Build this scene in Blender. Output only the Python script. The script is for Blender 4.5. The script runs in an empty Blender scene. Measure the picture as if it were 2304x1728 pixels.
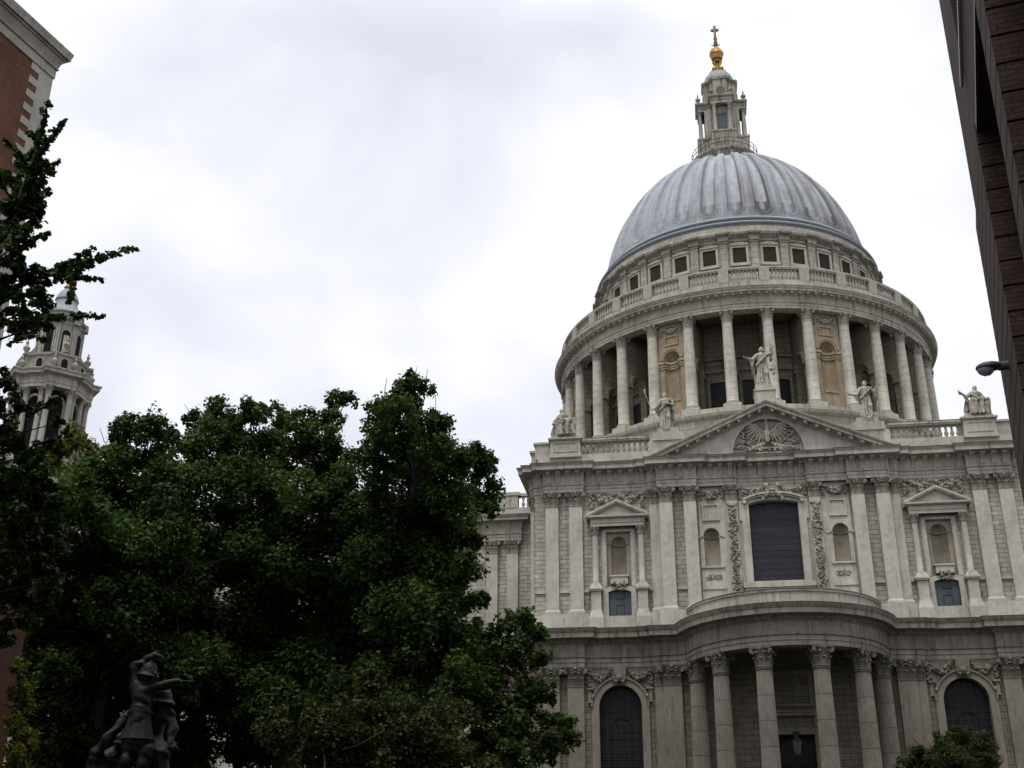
import bpy, math, random
import numpy as np
from mathutils import Vector, Matrix
random.seed(7); rng = np.random.default_rng(7)
R_ = math.radians; PI = math.pi
S = bpy.context.scene; COL = S.collection

# ------------------------------------------------------------------ camera
CX, CY, CZ = -6.695, -102.507, -5.908
YAW, PIT, ROL, FPX = -0.1583, 0.4150, 0.0060, 2711.6
def cam_axes():
    fw = np.array([math.sin(YAW)*math.cos(PIT), math.cos(YAW)*math.cos(PIT), math.sin(PIT)])
    rt = np.array([math.cos(YAW), -math.sin(YAW), 0.0]); up = np.cross(rt, fw)
    c, s = math.cos(ROL), math.sin(ROL)
    return fw, c*rt+s*up, -s*rt+c*up
FW, RT, UP = cam_axes()
cam = bpy.data.cameras.new('camera'); co = bpy.data.objects.new('camera', cam); COL.objects.link(co)
cam.sensor_width = 36; cam.lens = FPX/2304*36; cam.clip_end = 2000; cam.clip_start = 0.2
M = Matrix.Identity(4)
for i in range(3):
    M[i][0], M[i][1], M[i][2] = RT[i], UP[i], -FW[i]
M[0][3], M[1][3], M[2][3] = CX, CY, CZ
co.matrix_world = M; S.camera = co
def look(u, v, D):
    """world point seen from the photographer's place in direction (u, v), D metres away on the ground"""
    k = 2304/2212
    d = FW + RT*(u*k-1152)/FPX + UP*(864-v*k)/FPX
    return np.array([CX, CY, CZ]) + d*D/math.hypot(d[0], d[1])

# ------------------------------------------------------------------ world, sun, exposure
SUN_EL, SUN_AZ = R_(67), R_(196)          # azimuth clockwise from +Y
w = bpy.data.worlds.new('World'); S.world = w; w.use_nodes = True
nt = w.node_tree; nt.nodes.clear()
def N(t, **k):
    n = nt.nodes.new(t)
    for a, b in k.items(): setattr(n, a, b)
    return n
out = N('ShaderNodeOutputWorld'); bg = N('ShaderNodeBackground'); bg.inputs[1].default_value = 0.1
sky = N('ShaderNodeTexSky', sky_type='NISHITA', sun_disc=False); sky.sun_elevation = SUN_EL; sky.sun_rotation = SUN_AZ
tc = N('ShaderNodeTexCoord'); sep = N('ShaderNodeSeparateXYZ'); nt.links.new(tc.outputs['Generated'], sep.inputs[0])
mp = N('ShaderNodeMapping'); mp.inputs['Scale'].default_value = (1.0, 1.0, 1.6); mp.inputs['Location'].default_value = (2.95, 0.6, 0.25)
nt.links.new(tc.outputs['Generated'], mp.inputs[0])
n1 = N('ShaderNodeTexNoise'); n1.inputs['Scale'].default_value = 3.1; n1.inputs['Detail'].default_value = 5; n1.inputs['Roughness'].default_value = .48
n1.inputs['Distortion'].default_value = .35
nt.links.new(mp.outputs[0], n1.inputs['Vector'])
cr = N('ShaderNodeValToRGB'); nt.links.new(n1.outputs[0], cr.inputs[0])
cr.color_ramp.elements[0].position = .34; cr.color_ramp.elements[0].color = (.77, .785, .875, 1)
cr.color_ramp.elements[1].position = .56; cr.color_ramp.elements[1].color = (1.03, 1.03, 1.07, 1)
e = cr.color_ramp.elements.new(.45); e.color = (.89, .90, .98, 1)
# overcast sky: brighter towards the zenith
ma = N('ShaderNodeMapRange'); ma.inputs[1].default_value = 0.64; ma.inputs[2].default_value = 1.0; ma.inputs[3].default_value = 7.3; ma.inputs[4].default_value = 22.0
nt.links.new(sep.outputs[2], ma.inputs[0])
sc = N('ShaderNodeVectorMath', operation='SCALE'); nt.links.new(cr.outputs[0], sc.inputs[0]); nt.links.new(ma.outputs[0], sc.inputs['Scale'])
mx = N('ShaderNodeMixRGB'); mx.inputs[0].default_value = .93
nt.links.new(sky.outputs[0], mx.inputs[1]); nt.links.new(sc.outputs[0], mx.inputs[2])
nt.links.new(mx.outputs[0], bg.inputs[0]); nt.links.new(bg.outputs[0], out.inputs[0])
sl = bpy.data.lights.new('sun', 'SUN'); sl.energy = 1.5; sl.angle = R_(18); sl.color = (1, .96, .9)
so = bpy.data.objects.new('sun', sl); COL.objects.link(so)
sd = Vector((math.sin(SUN_AZ)*math.cos(SUN_EL), math.cos(SUN_AZ)*math.cos(SUN_EL), math.sin(SUN_EL)))
so.rotation_euler = (-sd).to_track_quat('-Z', 'Y').to_euler()
S.view_settings.view_transform = 'Standard'; S.view_settings.look = 'None'; S.view_settings.exposure = 0.52; S.view_settings.gamma = 1
S.render.resolution_x = 1024; S.render.resolution_y = 768
S.render.engine = 'CYCLES'; S.cycles.diffuse_bounces = 1

# ------------------------------------------------------------------ materials
class NT:
    def __init__(s, name):
        s.m = bpy.data.materials.new(name); s.m.use_nodes = True; s.t = s.m.node_tree
        s.b = s.t.nodes['Principled BSDF']; s.tc = s.t.nodes.new('ShaderNodeTexCoord')
    def n(s, t, **k):
        x = s.t.nodes.new(t)
        for a, b in k.items(): setattr(x, a, b)
        return x
    def l(s, a, b): s.t.links.new(a, b)
    def noise(s, scale, detail=4, vec=None, mapscale=None, rough=.5):
        x = s.n('ShaderNodeTexNoise'); x.inputs['Scale'].default_value = scale; x.inputs['Detail'].default_value = detail; x.inputs['Roughness'].default_value = rough
        src = vec or s.tc.outputs['Object']
        if mapscale:
            m = s.n('ShaderNodeMapping'); m.inputs['Scale'].default_value = mapscale; s.l(src, m.inputs[0]); src = m.outputs[0]
        s.l(src, x.inputs['Vector']); return x.outputs[0]
    def ramp(s, f, stops):
        x = s.n('ShaderNodeValToRGB'); s.l(f, x.inputs[0]); el = x.color_ramp.elements
        for i, (p, c) in enumerate(stops):
            e = el[i] if i < 2 else el.new(p)
            e.position = p; e.color = (c, c, c, 1) if not isinstance(c, tuple) else c+(1,)
        return x.outputs[0]
    def mul(s, a, b, fac=1.0):
        x = s.n('ShaderNodeMixRGB', blend_type='MULTIPLY'); x.inputs[0].default_value = fac
        for i, v in ((1, a), (2, b)):
            if isinstance(v, tuple): x.inputs[i].default_value = v+(1,)
            else: s.l(v, x.inputs[i])
        return x.outputs[0]
    def mix(s, f, a, b):
        x = s.n('ShaderNodeMixRGB'); s.l(f, x.inputs[0])
        for i, v in ((1, a), (2, b)):
            if isinstance(v, tuple): x.inputs[i].default_value = v+(1,)
            else: s.l(v, x.inputs[i])
        return x.outputs[0]
    def math(s, op, a, b=None):
        x = s.n('ShaderNodeMath', operation=op)
        for i, v in ((0, a), (1, b)):
            if v is None: continue
            if isinstance(v, (int, float)): x.inputs[i].default_value = v
            else: s.l(v, x.inputs[i])
        return x.outputs[0]
    def xyz(s):
        x = s.n('ShaderNodeSeparateXYZ'); s.l(s.tc.outputs['Object'], x.inputs[0]); return x.outputs
    def comb(s, a, b):
        x = s.n('ShaderNodeCombineXYZ'); s.l(a, x.inputs[0]); s.l(b, x.inputs[1]); return x.outputs[0]
    def bump(s, h, strength=.3, dist=.05, prev=None):
        x = s.n('ShaderNodeBump'); x.inputs['Strength'].default_value = strength; x.inputs['Distance'].default_value = dist
        s.l(h, x.inputs['Height'])
        if prev: s.l(prev, x.inputs['Normal'])
        return x.outputs[0]
    def done(s, col, rough=.9, spec=.25, normal=None, metal=0):
        if isinstance(col, tuple): s.b.inputs['Base Color'].default_value = col+(1,)
        else: s.l(col, s.b.inputs['Base Color'])
        s.b.inputs['Roughness'].default_value = rough; s.b.inputs['Specular IOR Level'].default_value = spec; s.b.inputs['Metallic'].default_value = metal
        if normal: s.l(normal, s.b.inputs['Normal'])
        return s.m

def stone(name, base=(.50, .475, .425), joints=None, bw=.95, rh=.405, cyl=0, stain=.55, mort=.016, stains=(.56, .72)):
    base = tuple(q*g for q, g in zip(base, (.785, .78, .735)))
    s = NT(name)
    big = s.ramp(s.noise(.22, 5, rough=.6), [(.3, .70), (.72, 1.13)])
    mid = s.ramp(s.noise(1.7, 6, rough=.65), [(.25, .76), (.75, 1.14)])
    strk = s.ramp(s.noise(1.3, 6, mapscale=(2.2, 2.2, .16), rough=.6), [(stains[0], 0.0), (stains[1], 1.0)])
    blot = s.ramp(s.noise(.8, 8, rough=.7), [(.55, 0.0), (.8, .8)])
    c = s.mul(s.mul(base, big), mid)
    dirt = s.math('MULTIPLY', strk, stain)
    c = s.mix(dirt, c, s.mul(c, (.42, .40, .38)))
    c = s.mix(s.math('MULTIPLY', blot, stain*.55), c, s.mul(c, (.62, .56, .47)))
    soot = s.ramp(s.noise(.9, 7, mapscale=(3.0, 3.0, .45), rough=.7), [(.56, 0.0), (.70, 1.0)])
    c = s.mix(s.math('MULTIPLY', soot, min(.85, stain*.9)), c, s.mul(c, (.27, .26, .25)))
    wash = s.ramp(s.noise(.6, 5, mapscale=(1.6, 1.6, .3)), [(.56, 0.0), (.7, .35)])
    c = s.mix(wash, c, tuple(min(.75, q*1.25) for q in base))
    h = s.noise(9, 5)
    nrm = s.bump(h, .35, .03)
    if joints:
        x, y, z = s.xyz()
        u = s.math('MULTIPLY', s.math('ARCTAN2', x, s.math('MULTIPLY', y, -1.0)), cyl) if cyl else s.math('ADD', x, y)
        if joints == 'course':
            fr = s.math('FRACT', s.math('DIVIDE', z, rh))
            f = s.math('LESS_THAN', fr, .035)
            tone = None
        else:
            br = s.n('ShaderNodeTexBrick'); br.inputs['Scale'].default_value = 1; br.inputs['Mortar Size'].default_value = mort; br.inputs['Mortar Smooth'].default_value = .1
            br.inputs['Brick Width'].default_value = bw; br.inputs['Row Height'].default_value = rh; br.offset = .5
            br.inputs['Color1'].default_value = (.86, .86, .86, 1); br.inputs['Color2'].default_value = (1.1, 1.09, 1.07, 1); br.inputs['Mortar'].default_value = (1, 1, 1, 1)
            s.l(s.comb(u, z), br.inputs['Vector']); f = br.outputs['Fac']
            c = s.mul(c, br.outputs['Color'])
        c = s.mix(s.math('MULTIPLY', f, .9 if joints != 'course' else .6), c, s.mul(c, (.20, .185, .17)))
        nrm = s.bump(s.math('SUBTRACT', 1.0, f), .8, .05, nrm)
    return s.done(c, .92, .2, nrm)

M_stone = stone('portland stone')
M_ash = stone('ashlar stone', base=(.51, .485, .435), joints='wall')
M_ashlow = stone('shaded lower ashlar stone', base=(.205, .187, .16), joints='wall', rh=.5, bw=1.1)  # darker copy of the ashlar: the lower storey's shade is in its colour
M_pil = stone('pilaster stone', base=(.56, .535, .485), stain=.5)
M_pillow = stone('shaded lower pilaster stone', base=(.235, .215, .182), stain=.6)  # pilaster stone darkened to stand for shade on the lower order
M_corn = stone('weathered cornice stone', base=(.50, .475, .43), stain=.75, stains=(.52, .68))
M_cornlow = stone('shaded lower cornice stone', base=(.29, .27, .235), stain=.8, stains=(.5, .66))  # cornice stone with the lower order's shade put into its base colour
M_carvelow = stone('shaded lower carved stone', base=(.21, .195, .17), stain=.85, stains=(.5, .64))  # carved stone, its base darkened for the shaded lower order
M_carve = stone('carved stone', base=(.40, .375, .33), stain=.8, stains=(.5, .64))
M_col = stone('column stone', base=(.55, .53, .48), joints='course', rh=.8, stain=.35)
M_colflute = stone('fluted column stone', base=(.27, .25, .22), joints='course', rh=1.9, stain=.4)  # porch columns: base colour darkened for the lower storey's shade
M_drum = stone('drum stone', base=(.46, .44, .395), joints='wall', cyl=21, bw=1.6, rh=.75, mort=.016)
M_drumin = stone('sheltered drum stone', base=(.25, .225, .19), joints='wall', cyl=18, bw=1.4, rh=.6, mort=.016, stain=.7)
M_ochre = stone('ochre sheltered stone', base=(.40, .325, .23), stain=.35, stains=(.45, .62))
M_nich = stone('tan niche stone', base=(.42, .375, .31), stain=.5)
M_statue = stone('statue stone', base=(.47, .45, .40), stain=.9, stains=(.48, .64))
M_tower = stone('tower stone', base=(.37, .36, .335), stain=.7)
M_lant = stone('lantern stone', base=(.42, .40, .36), stain=.95, stains=(.47, .62))

def lead_mat(name, base=(.315, .338, .37), rib=True):
    s = NT(name); x, y, z = s.xyz()
    ang = s.math('ARCTAN2', x, s.math('MULTIPLY', y, -1.0))
    v = s.comb(s.math('MULTIPLY', ang, 16.0), s.math('MULTIPLY', z, .14))
    st = s.ramp(s.noise(1.1, 7, vec=v, rough=.65), [(.43, 0.0), (.64, 1.0)])
    st2 = s.ramp(s.noise(4.5, 5, vec=v), [(.3, .80), (.7, 1.1)])
    big = s.ramp(s.noise(.16, 4), [(.3, .85), (.7, 1.12)])
    c = s.mul(s.mul(base, big), st2)
    # weather side: brown washed streaks, most on the east flank
    side = s.n('ShaderNodeMapRange'); side.inputs[1].default_value = -9; side.inputs[2].default_value = 16; side.inputs[3].default_value = .35; side.inputs[4].default_value = 1.0
    s.l(x, side.inputs[0])
    f = s.math('MULTIPLY', s.math('MULTIPLY', st, side.outputs[0]), .85)
    c = s.mix(f, c, (.15, .135, .115))
    at = s.n('ShaderNodeAttribute'); at.attribute_name = 'weather'
    grime = s.math('MULTIPLY', at.outputs['Fac'], s.ramp(s.noise(.7, 6, vec=v), [(.3, .6), (.55, 1.0)]))
    c = s.mix(s.math('MULTIPLY', grime, .92), c, (.075, .072, .070))
    # horizontal laps of the lead sheets
    fr = s.math('FRACT', s.math('DIVIDE', s.math('ADD', z, s.math('MULTIPLY', s.noise(.4, 1), .25)), 1.25))
    lap = s.math('LESS_THAN', fr, .045)
    c = s.mix(s.math('MULTIPLY', lap, .6), c, (.12, .125, .13))
    return s.done(c, .78, .2, s.bump(s.noise(1.6, 6), .45, .06))
M_lead = lead_mat('lead roofing')
def simple(name, col, rough=.6, spec=.3, metal=0, nscale=3, lo=.8, hi=1.15, bump=0):
    s = NT(name); c = s.mul(col, s.ramp(s.noise(nscale, 5), [(.3, lo), (.7, hi)]))
    return s.done(c, rough, spec, s.bump(s.noise(nscale*4, 4), bump, .03) if bump else None, metal)
M_leadp = simple('plain lead', (.22, .24, .265), .7, .25)
M_gold = simple('gilded metal', (.42, .255, .075), .5, .5, .75, 4, .45, 1.1, .2)
M_giltdark = simple('tarnished gilding', (.16, .11, .05), .55, .4, .5, 4, .5, 1.1)
M_iron = simple('dark iron', (.02, .022, .025), .5)
M_bronze = simple('dark bronze', (.006, .0072, .0078), .65, .3, .2, 5, .7, 1.3, .15)
M_leaddark = simple('dark lead flashing', (.075, .078, .082), .6, .3)
M_brownvoid = simple('brown window void', (.035, .027, .021), .9, .1)
M_black = simple('dark interior', (.010, .010, .012), .9, .1)
M_door = simple('dark oak door', (.018, .015, .013), .7, .2)
def pane_mat(name, col, gx=.30, gz=.26, rough=.45, spec=.35, line=.45):
    s = NT(name); x, y, z = s.xyz()
    u = s.math('ADD', x, s.math('MULTIPLY', y, .7))
    a = s.math('LESS_THAN', s.math('FRACT', s.math('DIVIDE', u, gx)), .16)
    b = s.math('LESS_THAN', s.math('FRACT', s.math('DIVIDE', z, gz)), .16)
    g = s.math('MAXIMUM', a, b)
    c = s.mul(col, s.ramp(s.noise(.7, 4, mapscale=(.25, 1, 1.8)), [(.3, .65), (.7, 1.35)]))
    c = s.mix(s.math('MULTIPLY', g, line), c, s.mul(c, (.25, .26, .30)))
    return s.done(c, rough, spec, s.bump(s.noise(1.5, 2), .15, .03))
M_pane = pane_mat('slate blue leaded glass', (.020, .0215, .027), spec=.25, line=.2)
M_pane_low = pane_mat('dark leaded glass', (.010, .0105, .0125), spec=.15)
M_pane_small = pane_mat('blue grey louvred glass', (.055, .067, .078), .12, .12, line=.3)
M_pane_lant = pane_mat('lantern glass', (.05, .06, .07), .24, .24, line=.9)
def brick_mat(name, c1, c2, mortar, bw=.225, rh=.075, ms=.011):
    s = NT(name); x, y, z = s.xyz(); u = s.math('ADD', x, y)
    br = s.n('ShaderNodeTexBrick'); br.inputs['Scale'].default_value = 1; br.inputs['Mortar Size'].default_value = ms
    br.inputs['Brick Width'].default_value = bw; br.inputs['Row Height'].default_value = rh; br.inputs['Bias'].default_value = -.15
    br.inputs['Color1'].default_value = c1+(1,); br.inputs['Color2'].default_value = c2+(1,); br.inputs['Mortar'].default_value = mortar+(1,)
    s.l(s.comb(u, z), br.inputs['Vector'])
    c = s.mul(br.outputs['Color'], s.ramp(s.noise(.9, 5), [(.3, .75), (.7, 1.2)]))
    hdr = s.ramp(s.noise(11, 2, mapscale=(1, 1, 2.2)), [(.6, 1.0), (.66, .45)])
    c = s.mul(c, hdr)
    return s.done(c, .9, .2, s.bump(s.math('SUBTRACT', 1.0, br.outputs['Fac']), .5, .01))
M_brick = brick_mat('red brick', (.115, .043, .022), (.165, .064, .032), (.085, .062, .048))
M_brick2 = brick_mat('dark brown brick', (.055, .032, .027), (.075, .042, .033), (.030, .023, .02))
M_brick3 = brick_mat('shaded red brick', (.060, .020, .013), (.085, .030, .018), (.04, .032, .028))  # red brick darkened in colour for the tree shade on the low wing
M_white = stone('pale quoin stone', base=(.50, .49, .46), stain=.25)
M_pave = stone('pavement', base=(.07, .067, .062), joints=None)
def leaf_mat(name, c, trans=.26, spec=.08):
    s = NT(name)
    at = s.n('ShaderNodeAttribute'); at.attribute_name = 'tint'
    col = s.mul(c, at.outputs['Color'])
    s.done(col, .48, spec)
    tr = s.n('ShaderNodeBsdfTranslucent'); s.l(s.mul(col, (1.3, 1.5, .7)), tr.inputs[0])
    ms = s.n('ShaderNodeMixShader'); ms.inputs[0].default_value = trans
    o = s.t.nodes['Material Output']; s.l(s.b.outputs[0], ms.inputs[1]); s.l(tr.outputs[0], ms.inputs[2]); s.l(ms.outputs[0], o.inputs[0])
    return s.m
M_leaf = leaf_mat('plane leaf', (.025, .046, .013), .32)
M_leaf2 = leaf_mat('ginkgo leaf', (.030, .055, .018), .2)
M_leaf3 = leaf_mat('bush leaf', (.022, .030, .009))
M_leafy = leaf_mat('yellow green leaf', (.070, .080, .010))
M_bark = simple('bark', (.026, .021, .017), .9, .2, 0, 2, .6, 1.3, .5)
M_lamp = simple('lamp housing', (.045, .045, .05), .45)
M_lens = simple('lamp glass', (.30, .31, .33), .25, .5)

# ------------------------------------------------------------------ mesh helpers
PHI = (1+5**.5)/2
_iv = np.array([(-1, PHI, 0), (1, PHI, 0), (-1, -PHI, 0), (1, -PHI, 0), (0, -1, PHI), (0, 1, PHI), (0, -1, -PHI), (0, 1, -PHI), (PHI, 0, -1), (PHI, 0, 1), (-PHI, 0, -1), (-PHI, 0, 1)])/math.sqrt(1+PHI*PHI)
_if = [(0, 11, 5), (0, 5, 1), (0, 1, 7), (0, 7, 10), (0, 10, 11), (1, 5, 9), (5, 11, 4), (11, 10, 2), (10, 7, 6), (7, 1, 8), (3, 9, 4), (3, 4, 2), (3, 2, 6), (3, 6, 8), (3, 8, 9), (4, 9, 5), (2, 4, 11), (6, 2, 10), (8, 6, 7), (9, 8, 1)]
class MB:
    def __init__(s): s.v = []; s.f = []
    def add(s, vs, fs, T=None):
        o = len(s.v)
        s.v += [tuple(T(*p)) if T else tuple(p) for p in vs]
        s.f += [tuple(i+o for i in f) for f in fs]
    def box(s, x0, x1, y0, y1, z0, z1, T=None):
        s.add([(x0, y0, z0), (x1, y0, z0), (x1, y1, z0), (x0, y1, z0), (x0, y0, z1), (x1, y0, z1), (x1, y1, z1), (x0, y1, z1)],
              [(0, 3, 2, 1), (4, 5, 6, 7), (0, 1, 5, 4), (1, 2, 6, 5), (2, 3, 7, 6), (3, 0, 4, 7)], T)
    def frustum(s, x0, x1, y0, y1, z0, X0, X1, Y0, Y1, z1, T=None):
        s.add([(x0, y0, z0), (x1, y0, z0), (x1, y1, z0), (x0, y1, z0), (X0, Y0, z1), (X1, Y0, z1), (X1, Y1, z1), (X0, Y1, z1)],
              [(0, 3, 2, 1), (4, 5, 6, 7), (0, 1, 5, 4), (1, 2, 6, 5), (2, 3, 7, 6), (3, 0, 4, 7)], T)
    def lathe(s, prof, n=24, cx=0, cy=0, a0=0, a1=2*PI, T=None):
        full = abs(a1-a0-2*PI) < 1e-6; m = n if full else n+1; k = len(prof); vs = []
        for i in range(m):
            a = a0+(a1-a0)*i/n; c, q = math.sin(a), -math.cos(a)
            vs += [(cx+r*c, cy+r*q, z) for r, z in prof]
        fs = []
        for i in range(n):
            j = (i+1) % m
            for t in range(k-1): fs.append((i*k+t, j*k+t, j*k+t+1, i*k+t+1))
        s.add(vs, fs, T)
    def sweep(s, path, prof, closed=False, caps=True, T=None):
        P = [np.array(p, float) for p in path]; n = len(P); vs = []; k = len(prof)
        for i in range(n):
            a = P[i]-P[i-1] if (i > 0 or closed) else P[1]-P[0]
            b = P[(i+1) % n]-P[i] if (i < n-1 or closed) else P[-1]-P[-2]
            a = a/np.linalg.norm(a); b = b/np.linalg.norm(b)
            na = np.array([a[1], -a[0]]); nb = np.array([b[1], -b[0]])
            m = na+nb; m = m/max(1e-6, np.dot(m, na))
            vs += [(P[i][0]+m[0]*o, P[i][1]+m[1]*o, z) for o, z in prof]
        fs = []
        for i in range(n if closed else n-1):
            j = (i+1) % n
            for t in range(k-1): fs.append((i*k+t, j*k+t, j*k+t+1, i*k+t+1))
        if caps and not closed: fs += [tuple(range(k)), tuple(range((n-1)*k, n*k))[::-1]]
        s.add(vs, fs, T)
    def tube(s, pts, rad, n=8, T=None, cap=True):
        P = [np.array(p, float) for p in pts]; vs = []; k = len(P)
        ref = np.array([.31, .17, .93])
        for i in range(k):
            d = P[min(i+1, k-1)]-P[max(i-1, 0)]; d /= np.linalg.norm(d)+1e-9
            u = np.cross(d, ref); u /= np.linalg.norm(u)+1e-9; v = np.cross(d, u)
            r = rad[i] if hasattr(rad, '__len__') else rad
            vs += [tuple(P[i]+r*(math.cos(t*2*PI/n)*u+math.sin(t*2*PI/n)*v)) for t in range(n)]
        fs = [(i*n+t, i*n+(t+1) % n, (i+1)*n+(t+1) % n, (i+1)*n+t) for i in range(k-1) for t in range(n)]
        if cap: fs += [tuple(range(n))[::-1], tuple(range((k-1)*n, k*n))]
        s.add(vs, fs, T)
    def lump(s, c, r, T=None):
        r = np.array(r if hasattr(r, '__len__') else (r, r, r)); s.add([tuple(np.array(c)+q*r) for q in _iv], _if, T)
    def poly_prism(s, pts, y0, y1, T=None):     # pts (x, z) extruded in y
        n = len(pts)
        s.add([(x, y0, z) for x, z in pts]+[(x, y1, z) for x, z in pts],
              [tuple(range(n)), tuple(range(n, 2*n))[::-1]]+[(i, i+n, (i+1) % n+n, (i+1) % n) for i in range(n)], T)
    def wall_arch(s, x0, x1, z0, z1, cx, hw, zb, zs, rise, y, depth, T=None, n=14, reveal=True):
        """flat wall from x0..x1, z0..z1 with an opening that has a round or segmental head"""
        arc = []
        if rise <= 0: arc = [(cx-hw, zs), (cx+hw, zs)]
        else:
            rad = (hw*hw+rise*rise)/(2*rise); zc = zs+rise-rad; t0 = math.asin(min(1, hw/rad))
            if rise > hw: t0 = PI-t0
            arc = [(cx+rad*math.sin(-t0+2*t0*i/n), zc+rad*math.cos(-t0+2*t0*i/n)) for i in range(n+1)]
        q = lambda a, b, c, d: s.add([(p[0], y, p[1]) for p in (a, b, c, d)], [(0, 1, 2, 3)], T)
        q((x0, z0), (cx-hw, z0), (cx-hw, z1), (x0, z1)); q((cx+hw, z0), (x1, z0), (x1, z1), (cx+hw, z1))
        if zb > z0: q((cx-hw, z0), (cx+hw, z0), (cx+hw, zb), (cx-hw, zb))
        for a, b in zip(arc, arc[1:]): q(a, b, (b[0], z1), (a[0], z1))
        if reveal:
            loop = [(cx-hw, zb)]+arc+[(cx+hw, zb)]
            for a, b in zip(loop, loop[1:]+loop[:1]):
                s.add([(a[0], y, a[1]), (b[0], y, b[1]), (b[0], y+depth, b[1]), (a[0], y+depth, a[1])], [(0, 1, 2, 3)], T)
    def arch_band(s, cx, hw, wd, zb, zs, y0, y1, T=None, n=16, rise=None, foot=True):
        """flat architrave band round an opening, with real thickness"""
        rise = hw if rise is None else rise
        rad = (hw*hw+rise*rise)/(2*rise); zc = zs+rise-rad; t0 = math.asin(min(1, hw/rad))
        inn = [(cx+rad*math.sin(-t0+2*t0*i/n), zc+rad*math.cos(-t0+2*t0*i/n)) for i in range(n+1)]
        ro = rad+wd; to = t0 if rise >= hw*.98 else math.asin(min(1, (hw+wd)/ro))
        ou = [(cx+ro*math.sin(-to+2*to*i/n), zc+ro*math.cos(-to+2*to*i/n)) for i in range(n+1)]
        if foot: inn = [(cx-hw, zb)]+inn+[(cx+hw, zb)]; ou = [(cx-hw-wd, zb)]+ou+[(cx+hw+wd, zb)]
        k = len(inn)
        vs = [(x, y0, z) for x, z in inn]+[(x, y0, z) for x, z in ou]+[(x, y1, z) for x, z in inn]+[(x, y1, z) for x, z in ou]
        fs = []
        for i in range(k-1):
            fs += [(i, i+1, k+i+1, k+i), (k+i, k+i+1, 3*k+i+1, 3*k+i), (i, 2*k+i, 2*k+i+1, i+1), (2*k+i, 3*k+i, 3*k+i+1, 2*k+i+1)]
        fs += [(0, k, 3*k, 2*k), (k-1, 3*k-1, 4*k-1, 2*k-1)]
        s.add(vs, fs, T)
    def pane(s, cx, hw, zb, zs, rise, y, T=None, n=14):
        if rise <= 0: arc = [(cx+hw, zs), (cx-hw, zs)]
        else:
            rad = (hw*hw+rise*rise)/(2*rise); zc = zs+rise-rad; t0 = math.asin(min(1, hw/rad))
            arc = [(cx+rad*math.sin(t0-2*t0*i/n), zc+rad*math.cos(t0-2*t0*i/n)) for i in range(n+1)]
        s.poly_prism([(cx-hw, zb), (cx+hw, zb)]+arc, y, y+.06, T)
    def niche(s, cx, hw, zb, zs, y, dep=1.0, T=None, n=12):
        vs = []; rows = []
        for i in range(n+1):
            a = -PI/2+PI*i/n; rows.append((hw*math.sin(a), dep*hw*math.cos(a)))
        vs += [(cx+a, y+b, zb) for a, b in rows]+[(cx+a, y+b, zs) for a, b in rows]; m = n+1
        fs = [(i, i+1, m+i+1, m+i) for i in range(n)]
        for k in range(1, 7):
            e = PI/2*k/6
            vs += [(cx+a*math.cos(e), y+b*math.cos(e), zs+hw*math.sin(e)) for a, b in rows]
            fs += [(k*m+i, k*m+i+1, (k+1)*m+i+1, (k+1)*m+i) for i in range(n)]
        fs.append(tuple(range(m)))
        s.add(vs, fs, T)
    def build(s, name, mat, parent=None, smooth=35, loc=None, rotz=0):
        me = bpy.data.meshes.new(name); me.from_pydata(s.v, [], s.f); me.update()
        me.materials.append(mat)
        if smooth:
            me.polygons.foreach_set('use_smooth', [True]*len(me.polygons)); me.set_sharp_from_angle(angle=R_(smooth))
        o = bpy.data.objects.new(name, me); COL.objects.link(o)
        if parent: o.parent = parent
        if loc is not None: o.location = loc
        o.rotation_euler = (0, 0, rotz)
        return o
def np_mesh(name, V, F, mat, parent=None, smooth=True, loc=None):
    me = bpy.data.meshes.new(name); k = F.shape[1]
    me.vertices.add(len(V)); me.vertices.foreach_set('co', V.astype(np.float32).ravel())
    me.loops.add(F.size); me.loops.foreach_set('vertex_index', F.astype(np.int32).ravel())
    me.polygons.add(len(F)); me.polygons.foreach_set('loop_start', np.arange(0, F.size, k, dtype=np.int32)); me.polygons.foreach_set('loop_total', np.full(len(F), k, dtype=np.int32))
    me.polygons.foreach_set('use_smooth', np.full(len(F), smooth)); me.update(calc_edges=True); me.validate()
    me.materials.append(mat)
    o = bpy.data.objects.new(name, me); COL.objects.link(o)
    if parent: o.parent = parent
    if loc is not None: o.location = loc
    return o
def thing(name, label, cat, loc=(0, 0, 0), rotz=0, group=None):
    o = bpy.data.objects.new(name, None); COL.objects.link(o); o.location = loc; o.rotation_euler = (0, 0, rotz)
    o['label'] = label; o['category'] = cat
    if group: o['group'] = group
    o.empty_display_size = .5
    return o
def dup(o, parent, loc=None, rotz=None, scale=None):
    c = o.copy(); COL.objects.link(c); c.parent = parent
    if loc is not None: c.location = loc
    if rotz is not None: c.rotation_euler = (0, 0, rotz)
    if scale is not None: c.scale = scale
    for ch in o.children:
        d = ch.copy(); COL.objects.link(d); d.parent = c
    return c

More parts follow.
